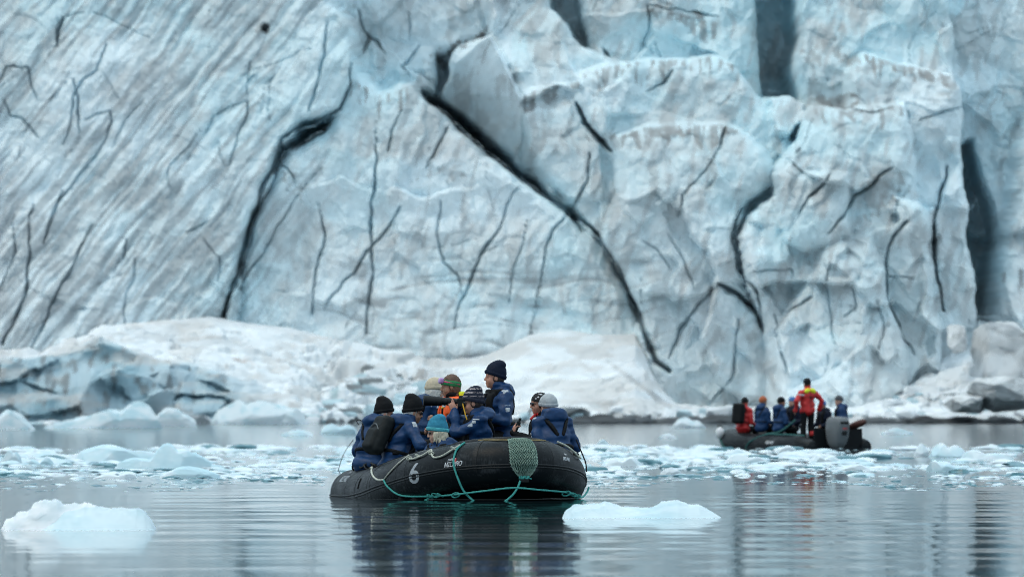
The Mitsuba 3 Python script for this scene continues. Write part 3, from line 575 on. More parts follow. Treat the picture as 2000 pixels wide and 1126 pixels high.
principled('mat_engine', mikit.proc(lambda p, n, uv: mikit.mix((0.11, 0.125, 0.135), (0.17, 0.185, 0.195), mikit.fbm(p.x * 6, p.y * 6, p.z * 6, 3))), 0.4, specular=0.5)
principled('mat_oar', (0.07, 0.022, 0.016), 0.55)
principled('mat_buoy', (0.72, 0.73, 0.74), 0.5)

class Boat:
    """An inflatable with two tubes that meet in a raised bow. Local frame: x forward from the transom, y to port, z up from the water."""
    def __init__(self, origin, forward, sheer=1.0):
        self.o = np.asarray(origin, float); self.f = np.r_[np.asarray(forward, float) / np.linalg.norm(forward), 0]
        self.l = np.array([-self.f[1], self.f[0], 0])
        half = spline([(-0.12, -0.84, 0.05), (0.3, -0.86, 0.035), (1.3, -0.88, 0.035), (2.3, -0.91, 0.08), (3.15, -0.89, 0.17), (3.9, -0.72, 0.285), (4.42, -0.46, 0.365), (4.70, -0.20, 0.40), (4.77, 0.0, 0.41)], 24)
        half[:, 2] = .035 + (half[:, 2] - .035) * sheer
        c = np.vstack([half, half[-2::-1] * [1, -1, 1]])
        L = np.r_[0, np.cumsum(np.linalg.norm(np.diff(c, axis=0), axis=1))]
        self.len = L[-1]; self.s = np.linspace(0, self.len, 400)
        self.c = np.stack([np.interp(self.s, L, c[:, k]) for k in range(3)], 1)
        self.c = ndimage.gaussian_filter1d(self.c, 3, axis=0, mode='nearest')
        self.t = np.gradient(self.c, axis=0); self.t /= np.linalg.norm(self.t, axis=1, keepdims=True)
        out = np.stack([-self.t[:, 1], self.t[:, 0], 0 * self.s], 1) * -1; out /= np.linalg.norm(out, axis=1, keepdims=True)
        self.out = out; self.up = np.cross(out, self.t); self.up *= np.sign(self.up[:, 2:3])
        e = np.minimum(self.s, self.len - self.s)
        self.r = np.interp(e, [0, 0.12, 0.5, 0.62, 3.0, 4.4, 6], [0.14, 0.18, 0.275, 0.285, 0.285, 0.265, 0.26])
    def world(self, p):
        p = np.asarray(p, float); return self.o + p[..., :1] * self.f + p[..., 1:2] * self.l + p[..., 2:3] * np.array([0, 0, 1.0])
    def local(self, s, phi, lift=0.0):
        """Point on the tube: s metres along it from the starboard end, phi degrees above the outward horizontal."""
        s = np.asarray(s, float); a = np.radians(np.asarray(phi, float))
        I = lambda A: np.stack([np.interp(s, self.s, A[:, k]) for k in range(3)], -1)
        r = np.interp(s, self.s, self.r) + lift
        return I(self.c) + r[..., None] * (np.cos(a)[..., None] * I(self.out) + np.sin(a)[..., None] * I(self.up))
    def on(self, s, phi, lift=0.0): return self.world(self.local(np.asarray(s, float) + self.len / 2 - 5.305, phi, lift))
    def top(self, x, side):                              # height of the tube's top at x
        k = np.argmin(np.abs(self.c[:200 if side < 0 else 400, 0] - x)) if side < 0 else 200 + np.argmin(np.abs(self.c[200:, 0] - x))
        return self.c[k, 2] + self.r[k]
    def band(self, s0, s1, p0, p1, lift, n=6, m=24):
        S, Pp = np.meshgrid(np.linspace(s0, s1, n), np.linspace(p0, p1, m), indexing='ij')
        outer, inner = self.on(S, Pp, lift), self.on(S, Pp, -0.01)
        v0, f0 = grid_mesh(outer)
        rim = [np.stack([outer[0], inner[0]]), np.stack([outer[-1], inner[-1]]), np.stack([outer[:, 0], inner[:, 0]]), np.stack([outer[:, -1], inner[:, -1]])]
        return join([(v0, f0)] + [grid_mesh(q) for q in rim])
    def text(self, string, s0, phi0, height, lift=0.006, shear=0.22, stretch=1.0, bold=True, tilt=0.0):
        m = meshkit.text_mesh(string, height, 0.003, bold=bold)
        m = m.subdivide_to_size(0.03)
        v = m.vertices.copy(); v[:, 0] = v[:, 0] * stretch + shear * v[:, 1]
        v[:, 0], v[:, 1] = v[:, 0] * math.cos(tilt) - v[:, 1] * math.sin(tilt), v[:, 0] * math.sin(tilt) + v[:, 1] * math.cos(tilt)
        return self.on(s0 + v[:, 0], phi0 + np.degrees(v[:, 1] / 0.27), lift + v[:, 2]), m.faces

    def build(self, key, seams):
        a = np.linspace(0, 360, 49)
        S, A = np.meshgrid(self.s, a, indexing='ij')
        P = self.local(S, A)
        sag = 0.006 * (meshkit.fbm(P * 2.2, 3, 9) - 0.5)
        v, f = grid_mesh(self.world(self.local(S, A, sag)))
        caps = []
        for k in (0, -1):
            ring = self.local(np.full(48, self.s[k]), a[:-1]); ctr = self.c[k] + self.t[k] * (0.04 if k else -0.04)
            rv = np.vstack([ring, ctr]); j = np.arange(48)
            caps.append((self.world(rv), np.c_[j, np.roll(j, -1), np.full(48, 48)]))
        obj('tube', join([(v, f)] + caps), 'mat_rubber', key)
        for ph, w in ((-3, 0.011), (-9, 0.009)):
            s = np.linspace(0.1, self.len - 0.1, 260)
            obj('rubbing_strake', tube(self.on(s, ph + 0 * s, 0.002), w, 7), 'mat_strip', key)
        for s0, w in seams: obj('seam_tape', self.band(s0 - w / 2, s0 + w / 2, -75, 150, 0.0035), 'mat_strip', key)
        # bottom, floor, transom
        x = np.linspace(0, 4.6, 60)
        rows = []
        for xx in x:
            k = np.argmin(np.abs(self.c[:200, 0] - xx)); c, r = self.c[k], self.r[k]
            keel = np.interp(xx, [0, 3.0, 3.9, 4.3, 4.6], [-0.28, -0.28, -0.16, 0.02, 0.18])
            h = np.array([xx, c[1] + 0.35 * r, c[2] - 0.9 * r]); m = np.array([xx, 0, min(keel, h[2] - 0.01)])
            rows.append([h, h * .5 + m * .5 + [0, 0, -0.02], m, (h * .5 + m * .5 + [0, 0, -0.02]) * [1, -1, 1], h * [1, -1, 1]])
        obj('hull_bottom', grid_mesh(self.world(np.array(rows))), 'mat_hull', key)
        fl = trimesh.creation.box([4.0, 1.5, 0.03]); fl.apply_translation([2.0, 0, 0.06]); obj('floor', (self.world(fl.vertices), fl.faces), 'mat_hull', key, smooth=False)
        tr = trimesh.creation.box([0.05, 1.5, 0.72]); tr.apply_translation([0, 0, 0.14]); obj('transom', (self.world(tr.vertices), tr.faces), 'mat_hull', key, smooth=False)

TH = math.radians(13.0)
FWD = np.array([math.sin(TH), -math.cos(TH)])
_nose = at(1015, HORIZON, 100.0)
boat = Boat([_nose[0] - 5.03 * FWD[0], 100.0 - 5.03 * FWD[1], 0], FWD)

def knot(c, r, seed=0, n=40):
    """A small lump of wound rope round the point c."""
    rng = np.random.default_rng(seed); t = np.linspace(0, 1, n) * 6.283 * 3
    a = rng.random(3) * 6
    return np.asarray(c) + r * np.stack([1.6 * np.cos(t + a[0]) , 0.6 * np.sin(1.7 * t + a[1]), 0.9 * np.sin(t + a[2])], 1)

def front_boat():
    key = thing('inflatable_boat', 'black inflatable boat numbered 6 with a knotted net over its raised bow, carrying ten people', 'boat', 'inflatable boats on the water')
    boat.build(key, [(1.46, .03), (2.11, .03), (2.82, .025), (2.95, .025), (3.75, .02), (3.95, .02), (5.62, .05), (6.9, .03), (7.6, .03)])
    # a strap over the tube, lacing flap with grommets, dark lip round the bow
    obj('bow_strap', boat.band(4.965, 5.005, -15, 110, 0.008), 'mat_black_gear', key)
    obj('lacing_flap', boat.band(2.55, 4.15, 66, 84, 0.006, n=40, m=6), 'mat_grey_flap', key)
    for s in np.arange(2.65, 4.1, 0.21):
        obj('grommet', boat.band(s, s + 0.07, 70, 90, 0.016, n=4, m=6), 'mat_black_gear', key)
    sl = np.linspace(4.55, 6.4, 60)
    obj('bow_lip', tube(boat.on(sl, 97 + 0 * sl, 0.006), 0.026, 8), 'mat_strip', key)
    obj('bow_lip', tube(boat.on(np.linspace(4.2, 6.6, 60), np.full(60, 88.0), 0.002), 0.012, 6), 'mat_strip', key)
    # valve, handles
    v = boat.band(2.3, 2.36, 8, 32, 0.014, n=3, m=6); obj('valve', v, 'mat_black_gear', key)
    for s0 in (6.2, 7.4):
        obj('grab_handle', tube(boat.on(s0 + np.linspace(0, .22, 9), np.full(9, 42.0), 0.03 * np.sin(np.linspace(0, np.pi, 9))), 0.012, 6), 'mat_black_gear', key)
    # print
    obj('number', boat.text('6', 4.02, -21, 0.205, shear=0.12, stretch=1.25), 'mat_grey_print', key); tag(key + '__number', 'large grey number 6 on the tube')
    for s0, ph, h, k in ((4.63, 1.0, 0.050, 0.95), (0.98, 30.0, 0.075, 1.15), (5.745, 13.0, 0.038, 0.85)):
        obj('lettering', boat.text('MILPRO', s0, ph, h, stretch=0.86 * k, shear=0.28), 'mat_white_print' if s0 > 1 else 'mat_grey_print', key)
        obj('lettering', boat.text('ZODIAC', s0 + 0.05, ph + 14 if s0 > 1 else ph + 26, h * 0.42, stretch=0.9 * k, shear=0.28), 'mat_white_print' if s0 > 1 else 'mat_grey_print', key)
    obj('lettering_accent', boat.band(4.765, 4.785, 10, 20, 0.008, n=3, m=4), 'mat_red_print', key)
    # pale life line along the tube
    onl = lambda L, lift=0.012: [boat.on(s, p, lift) for s, p in L]
    life = spline(onl([(1.62, 88), (2.2, 72), (2.75, 45), (3.08, 24), (3.3, 10), (3.49, 5)]), 8)
    obj('life_line', tube(life, 0.0115, 6), 'mat_pale_rope', key)
    obj('life_line', tube(spline(onl([(3.49, 6), (3.65, 21), (3.79, 40), (3.86, 62)]), 8), 0.008, 6), 'mat_pale_rope', key)
    obj('life_line', tube(spline(onl([(3.98, 42), (4.1, 36), (4.27, 42), (4.34, 56), (4.41, 40), (4.47, 29), (4.55, 27), (4.63, 31), (4.71, 42), (4.78, 56)], 0.02), 8), 0.0105, 6), 'mat_pale_rope', key)
    for k, (s, p) in enumerate([(4.0, 41), (4.17, 42), (4.40, 42), (4.72, 46)]):
        obj('life_line_knot', tube(knot(boat.on(s, p, 0.02), 0.018, k), 0.0075, 5), 'mat_pale_rope', key)
    obj('life_line', tube(spline(onl([(5.95, 74), (6.02, 60), (6.1, 45), (6.18, 32), (6.3, 30), (6.6, 52), (6.7, 70)], 0.03), 8), 0.011, 6), 'mat_pale_rope', key)
    obj('life_line', tube(spline(onl([(6.0, 70), (6.1, 55), (6.22, 40), (6.4, 50), (6.5, 66)], 0.02), 8), 0.008, 6), 'mat_pale_rope', key)
    rng = np.random.default_rng(3)
    gear = []
    for k in range(7):
        c = boat.on(1.0 + 0.13 * k, 92 + rng.uniform(-10, 8), 0.025 + .02 * (k % 2)); a = np.linspace(0, 6.283, 26) * rng.uniform(.8, 1.3)
        gear.append(tube(c + np.stack([0.055 * np.cos(a + k) * rng.uniform(.7, 1.3), 0.05 * np.sin(a + k), 0.028 * np.sin(2 * a + k)], 1), 0.011, 6))
    obj('coiled_strap', join(gear), 'mat_black_gear', key)
    # teal rope round the bow
    rk = thing('bow_rope', 'teal rope slung in a low loop round the bow of the nearer boat', 'rope')
    D = lambda s: boat.on(s, 0)[1] - 0.02
    free = lambda px, py, d: at(px, py, d)
    main = [boat.on(3.49, 5, .014), boat.on(3.58, -13, .014), boat.on(3.76, -40, .014), free(832, 968.5, D(4.1)), free(868, 967, D(4.4)), free(905, 963, D(4.8)), free(950, 957.5, D(5.0)), free(1003, 952, D(5.25)), free(1050, 955.5, D(5.45)), free(1108, 961, D(5.9)), free(1124, 967, D(6.2)), free(1136, 970.5, D(6.5)), free(1146, 961, D(6.9)), free(1150, 951, D(7.0))]
    obj('rope', tube(spline(main, 12), 0.0105, 7), 'mat_teal_rope', rk)
    obj('rope', tube(spline([boat.on(4.79, 70, .014), boat.on(4.78, 54, .014), boat.on(4.765, 36, .015), boat.on(4.765, 5, .015), free(897, 940, D(4.77) - .01), free(908, 961, D(4.78)), free(929, 981, D(4.85))], 12), 0.0115, 7), 'mat_teal_rope', rk)
    obj('rope', tube(spline([free(1016, 938, D(5.3) + .02), free(1011, 951, D(5.3)), free(1001, 966, D(5.25)), free(983, 981, D(5.2))], 10), 0.012, 7), 'mat_teal_rope', rk)
    for k, (px, py, d, r) in enumerate([(840, 968, 4.15, .02), (850, 966.5, 4.25, .024), (860, 966, 4.33, .02), (890, 966, 4.6, .028), (834, 974, 4.1, .016), (1106, 963, 5.9, .028), (1120, 965, 6.1, .022), (1128, 969, 6.3, .02)]):
        obj('rope_knot', tube(knot(free(px, py, D(d) - .01), r, k + 20), 0.0085, 5), 'mat_teal_rope', rk)
    # knotted net fender over the bow
    nk = thing('net_fender', 'pale green knotted rope net hanging over the bow of the nearer boat', 'fender')
    s0 = 5.335
    def net(u, v, lift):
        half = np.interp(v, [0, .12, .75, .88, 1], [.102, .094, .090, .066, .030])
        ph = np.interp(v, [0, 0.72, 1], [70, 2, 0]); low = np.clip(v - 0.72, 0, 1) / 0.28 * 0.155
        p = boat.on(s0 + u * half, ph, lift + 0.055 * np.sqrt(np.clip(1 - u ** 2, 0, 1)) * np.sin(np.pi * np.clip(v * .85 + .1, 0, 1)))
        p[..., 2] -= low; p[..., 1] += low * 0.25
        return p
    U, V = np.meshgrid(np.linspace(-1, 1, 22), np.linspace(0, .97, 34), indexing='ij')
    obj('bag', grid_mesh(net(U, V, 0.0)), 'mat_net_fill', nk)
    rows = 15; vs = np.linspace(0, .97, rows + 1)
    for k in range(rows):
        n = 12; u = np.linspace(-1, 1, 2 * n + 1) + 0.02 * np.sin(np.arange(2 * n + 1) * 2.1 + k)
        v = np.where(np.arange(2 * n + 1) % 2 == 0, vs[k], vs[k + 1]) + 0.004 * np.cos(np.arange(2 * n + 1) * 1.3 + 2 * k)
        obj('net_row', tube(net(np.clip(u, -1, 1), v, 0.010 + 0.004 * (k % 2)), 0.0085 if k < 11 else 0.0095, 5), 'mat_net', nk)
    for k in range(9):
        b = net(np.array((k - 4) / 5.0), np.array(.97), 0.01)
        obj('tassel', tube(spline([b, b + [0.012 * math.sin(k * 2.2), -.01, -0.016], b + [0.03 * math.sin(k * 1.7), -.005, -0.034]], 4), 0.008, 5), 'mat_teal_rope', nk)
    hook = net(np.array(0.0), np.array(.97), 0.0) + [0, 0, -0.05]
    m = trimesh.creation.box([0.10, 0.05, 0.035]); m.apply_translation(hook); obj('weight', m, 'mat_black_gear', nk, smooth=False)
    for sgn in (-1, 1):
        for j in range(2):
            obj('cord', tube(spline([net(np.array(sgn * .95), np.array(.03 + .02 * j), .01), boat.on(s0 + sgn * (.22 + .02 * j), 72 + 3 * j, .012), boat.on(s0 + sgn * (.36 + .05 * j), 88 - 5 * j, .012)], 6), 0.0055, 5), 'mat_tan_cord', nk)
    return key
principled('mat_grey_flap', (0.11, 0.125, 0.13), 0.5)
front_boat()

def rounded(half, r, seg=10):
    """A rounded box as hull of spheres."""
    b = trimesh.creation.icosphere(2, r); pts = []
    for s in np.ndindex(2, 2, 2): pts.append(b.vertices + (np.array(s) * 2 - 1) * (np.array(half) - r))
    return trimesh.convex.convex_hull(np.vstack(pts))

B2 = math.radians(32.0)
_s = at(1650, HORIZON, 233.0)
boat2 = Boat([_s[0], 238.0, 0], [-math.sin(B2), math.cos(B2)], 0.5)
def far_boat():
    b = boat2
    key = thing('inflatable_boat', 'black inflatable boat seen from behind with a grey outboard motor, farther out before the glacier', 'boat', 'inflatable boats on the water')
    b.build(key, [(1.0, .03), (9.3, .03), (8.2, .03)])
    obj('lettering', b.text('MILPRO', 8.75, 12, 0.075, stretch=0.9), 'mat_white_print', key)
    obj('life_line', tube(spline([b.on(s, p, .02) for s, p in ((6.1, 60), (6.3, 20), (6.6, -25), (6.9, -60), (7.3, -85))], 8), 0.022, 6), 'mat_teal_dark', key)
    obj('life_line', tube(spline([b.on(s, p, .02) for s, p in ((7.6, -75), (7.8, -30), (8.1, 20), (8.5, 75), (9.0, 95), (9.5, 85), (10.1, 95))], 8), 0.022, 6), 'mat_teal_dark', key)
    obj('tow_line', tube(spline([b.on(8.45, 80, .02), b.on(8.9, 105, .12), b.world([1.3, .45, .72])], 6), 0.024, 6), 'mat_teal_dark', key)
    # outboard
    ek = thing('outboard_motor', 'grey outboard motor tilted on the stern of the farther boat', 'motor')
    def put(m, c, rz=0.0, rx=0.0):
        m = m.copy(); m.apply_transform(trimesh.transformations.euler_matrix(rx, rz, 0, 'sxyz')); return b.world(m.vertices + np.asarray(c)), m.faces
    secs = [(0.02, .12, .18), (0.12, .17, .27), (0.30, .205, .31), (0.50, .215, .33), (0.66, .205, .33), (0.76, .185, .30), (0.80, .13, .22)]
    rows = []
    for z, hw, hl in secs:
        a = np.linspace(0, 2 * np.pi, 33)
        rows.append(np.stack([-0.32 + hl * np.sign(np.cos(a)) * np.abs(np.cos(a)) ** .45 - 0.06 * (z - .2), .24 + hw * np.sign(np.sin(a)) * np.abs(np.sin(a)) ** .45, np.full(33, z)], 1))
    rows.append(np.tile([[-.36, .24, .81]], (33, 1)))
    obj('cowling', grid_mesh(b.world(np.array(rows))), 'mat_engine', ek, smooth=50)
    obj('vent', put(rounded([.02, .13, .035], .018), [-.66, .24, .65]), 'mat_black_gear', ek)
    obj('badge', put(rounded([.012, .075, .05], .01), [-.67, .24, .38]), 'mat_black_gear', ek)
    for k in range(3): obj('marking', put(trimesh.creation.box([.01, .03, .045]), [-.675, .19 + .045 * k, .50]), 'mat_red_print', ek, smooth=False)
    obj('leg', put(rounded([.10, .055, .34], .04), [-.34, .24, -.2]), 'mat_engine', ek)
    obj('bracket', put(rounded([.12, .13, .18], .03), [-.10, .24, .28]), 'mat_black_gear', ek)
    # oar sticking up over the starboard tube
    ok = thing('oar', 'reddish brown oar resting on the right tube of the farther boat', 'oar')
    p0, p1 = b.world([.75, -.55, .42]), at(1688, 823, 237.0)
    d = (p1 - p0); path = p0 + np.linspace(0, 1, 12)[:, None] * d
    obj('shaft', tube(path, np.linspace(.06, .05, 12), 8), 'mat_black_gear', ok)
    obj('blade', tube(p0 + np.linspace(.45, 1.02, 10)[:, None] * d, [.05, .085, .095, .10, .10, .10, .10, .095, .085, .05], 8), 'mat_oar', ok)
    # white buoy at the bow
    bk = thing('buoy', 'white teardrop buoy hung at the bow of the farther boat', 'buoy')
    c = b.on(6.35, 35, .10)
    s = trimesh.creation.icosphere(3, 0.115); v = s.vertices * [1, 1, 1.35]; v[:, :2] *= (1 - .35 * sstep(.05, .22, v[:, 2]))[:, None]
    obj('float', (v + c, s.faces), 'mat_buoy', bk)
    obj('loop', tube(c + np.array([0, 0, .15]) + .05 * np.stack([np.cos(np.linspace(0, 6.28, 16)), 0 * np.linspace(0, 1, 16), np.sin(np.linspace(0, 6.28, 16))], 1), .016, 6), 'mat_black_gear', bk)
    return key
principled('mat_teal_dark', (0.025, 0.12, 0.115), 0.8)
far_boat()

# ---------------------------------------------------------------- people: distance fields meshed by surface nets
class Field:
    """A signed-distance field on a rectilinear grid, finer inside the given boxes."""
    def __init__(self, lo, hi, step, fine=()):
        self.ax = []
        for k in range(3):
            x, out = lo[k], []
            while x < hi[k]:
                out.append(x); s = step
                for a, b, st in fine:
                    if a[k] - step <= x <= b[k]: s = min(s, st)
                x += s
            self.ax.append(np.array(out + [x]))
        self.d = np.full([len(a) for a in self.ax], 0.25, np.float32)
    def sub(self, lo, hi):
        return tuple(slice(*np.searchsorted(self.ax[k], [lo[k], hi[k]])) for k in range(3))
    def pts(self, s):
        return np.stack(np.meshgrid(*[self.ax[k][s[k]] for k in range(3)], indexing='ij'), -1)
    def put(self, fn, lo, hi, k=0.03, op='add'):
        m = k + 0.03
        s = self.sub(np.asarray(lo) - m, np.asarray(hi) + m)
        if any(q.stop <= q.start for q in s): return
        b = fn(self.pts(s)); a = self.d[s]
        if op == 'cut': a, b = -a, b
        h = np.clip(0.5 + 0.5 * (a - b) / k, 0, 1)
        r = a * (1 - h) + b * h - k * h * (1 - h)
        self.d[s] = -r if op == 'cut' else r
    def cone(self, a, b, ra, rb, k=0.03, **kw):
        a, b = np.asarray(a, float), np.asarray(b, float); L = max(((b - a) ** 2).sum(), 1e-9)
        def fn(p):
            t = np.clip(((p - a) @ (b - a)) / L, 0, 1)
            return np.linalg.norm(p - a - t[..., None] * (b - a), axis=-1) - (ra + (rb - ra) * t)
        r = max(ra, rb); self.put(fn, np.minimum(a, b) - r, np.maximum(a, b) + r, k, **kw)
    def ell(self, c, rad, R=np.eye(3), k=0.03, **kw):
        c, rad = np.asarray(c, float), np.asarray(rad, float)
        def fn(p):
            q = (p - c) @ R; k0 = np.linalg.norm(q / rad, axis=-1); k1 = np.linalg.norm(q / rad ** 2, axis=-1)
            return k0 * (k0 - 1) / np.maximum(k1, 1e-6)
        r = rad.max(); self.put(fn, c - r, c + r, k, **kw)
    def box(self, c, half, R=np.eye(3), r=0.01, k=0.01, **kw):
        c, half = np.asarray(c, float), np.asarray(half, float)
        def fn(p):
            q = np.abs((p - c) @ R) - half + r
            return np.linalg.norm(np.maximum(q, 0), axis=-1) + np.minimum(q.max(-1), 0) - r
        m = np.linalg.norm(half); self.put(fn, c - m, c + m, k, **kw)
    def near(self, w):
        idx = np.argwhere(np.abs(self.d) < w)
        return idx, np.stack([self.ax[k][idx[:, k]] for k in range(3)], 1)
    def mesh(self):
        return nets(self.d, self.ax)

def nets(d, ax):
    ins = d < 0
    c = np.zeros([n - 1 for n in d.shape], np.int8)
    for o in np.ndindex(2, 2, 2): c += ins[tuple(slice(o[k], d.shape[k] - 1 + o[k]) for k in range(3))]
    cell = np.argwhere((c > 0) & (c < 8))
    if len(cell) == 0: return np.zeros((0, 3)), np.zeros((0, 3), int)
    corner = np.array(list(np.ndindex(2, 2, 2)))
    vals = np.stack([d[cell[:, 0] + o[0], cell[:, 1] + o[1], cell[:, 2] + o[2]] for o in corner], 1)
    pos = np.stack([np.stack([ax[k][cell[:, k] + o[k]] for k in range(3)], 1) for o in corner], 1)
    acc, cnt = np.zeros((len(cell), 3)), np.zeros(len(cell))
    for i in range(8):
        for j in range(i + 1, 8):
            if np.abs(corner[i] - corner[j]).sum() != 1: continue
            m = (vals[:, i] < 0) != (vals[:, j] < 0)
            t = (vals[m, i] / (vals[m, i] - vals[m, j]))[:, None]
            acc[m] += pos[m, i] * (1 - t) + pos[m, j] * t; cnt[m] += 1
    v = acc / cnt[:, None]
    index = np.full(c.shape, -1, np.int64); index[tuple(cell.T)] = np.arange(len(cell))
    F = []
    for k in range(3):
        a, b = (k + 1) % 3, (k + 2) % 3
        lo = [slice(None)] * 3; hi = [slice(None)] * 3; lo[k] = slice(0, -1); hi[k] = slice(1, None)
        e = np.argwhere(ins[tuple(lo)] != ins[tuple(hi)])
        e = e[(e[:, a] > 0) & (e[:, b] > 0) & (e[:, a] < d.shape[a] - 1) & (e[:, b] < d.shape[b] - 1)]
        flip = ins[tuple(lo)][tuple(e.T)]
        q = []
        for da, db in ((-1, -1), (0, -1), (0, 0), (-1, 0)):
            i = e.copy(); i[:, a] += da; i[:, b] += db; q.append(index[tuple(i.T)])
        q = np.stack(q, 1); q = np.where(flip[:, None], q, q[:, ::-1]); q = q[(q >= 0).all(1)]
        F += [q[:, [0, 1, 2]], q[:, [0, 2, 3]]]
    return v, np.vstack(F)

def rot(axis, deg):
    a = math.radians(deg); c, s = math.cos(a), math.sin(a)
    return np.array({'x': [[1, 0, 0], [0, c, -s], [0, s, c]], 'y': [[c, 0, s], [0, 1, 0], [-s, 0, c]], 'z': [[c, -s, 0], [s, c, 0], [0, 0, 1]]}[axis])

def cloth_mat(key, c, rough=0.6, var=0.25, **kw):
    a, b = np.array(c) * (1 - var), np.array(c) * (1 + var)
    principled(key, mikit.proc(lambda p, n, uv, a=[float(x) for x in a], b=[float(x) for x in b]: mikit.mix(a, b, mikit.fbm(p.x * 22, p.y * 22, p.z * 30, 3))), rough, **kw)
cloth_mat('mat_blue', (0.0042, 0.034, 0.108), 0.5, .28, specular=0.3)
cloth_mat('mat_navy', (0.0035, 0.009, 0.026), 0.7, specular=0.2)
cloth_mat('mat_black', (0.0035, 0.0045, 0.006), 0.7, specular=0.2)
cloth_mat('mat_charcoal', (0.007, 0.010, 0.011), 0.65, specular=0.25)
cloth_mat('mat_red', (0.50, 0.018, 0.018), 0.55, .15)
cloth_mat('mat_orange', (0.88, 0.115, 0.015), 0.55, .1)
cloth_mat('mat_yellow', (0.72, 0.78, 0.02), 0.5, .08)
cloth_mat('mat_gold', (0.70, 0.38, 0.02), 0.5, .08)
cloth_mat('mat_reflector', (0.46, 0.50, 0.54), 0.4, .1)
cloth_mat('mat_glass', (0.006, 0.007, 0.009), 0.12, .05, specular=0.8)
cloth_mat('mat_lilac', (0.42, 0.22, 0.50), 0.12, .2, specular=0.8)
cloth_mat('mat_pink', (0.62, 0.05, 0.18), 0.5, .1)
SKIN = {'fair': (0.50, 0.29, 0.22), 'ruddy': (0.44, 0.22, 0.155), 'tan': (0.36, 0.19, 0.125)}
for k, c in SKIN.items(): cloth_mat('mat_skin_' + k, c, 0.5, .10, specular=0.35)
for k, c in {'cream': (.52, .45, .33), 'teal': (.025, .20, .31), 'teal_light': (.07, .37, .43), 'grey': (.36, .39, .41), 'green': (.02, .20, .07), 'rust': (.42, .12, .05), 'sky': (.06, .17, .40), 'darkgrey': (.06, .065, .075)}.items():
    cloth_mat('mat_wool_' + k, c, 0.9, .25)
for k, c in {'silver': (.50, .49, .46), 'blond': (.56, .50, .38), 'brown': (.10, .05, .028), 'dark': (.03, .02, .015)}.items(): cloth_mat('mat_hair_' + k, c, 0.55, .35)

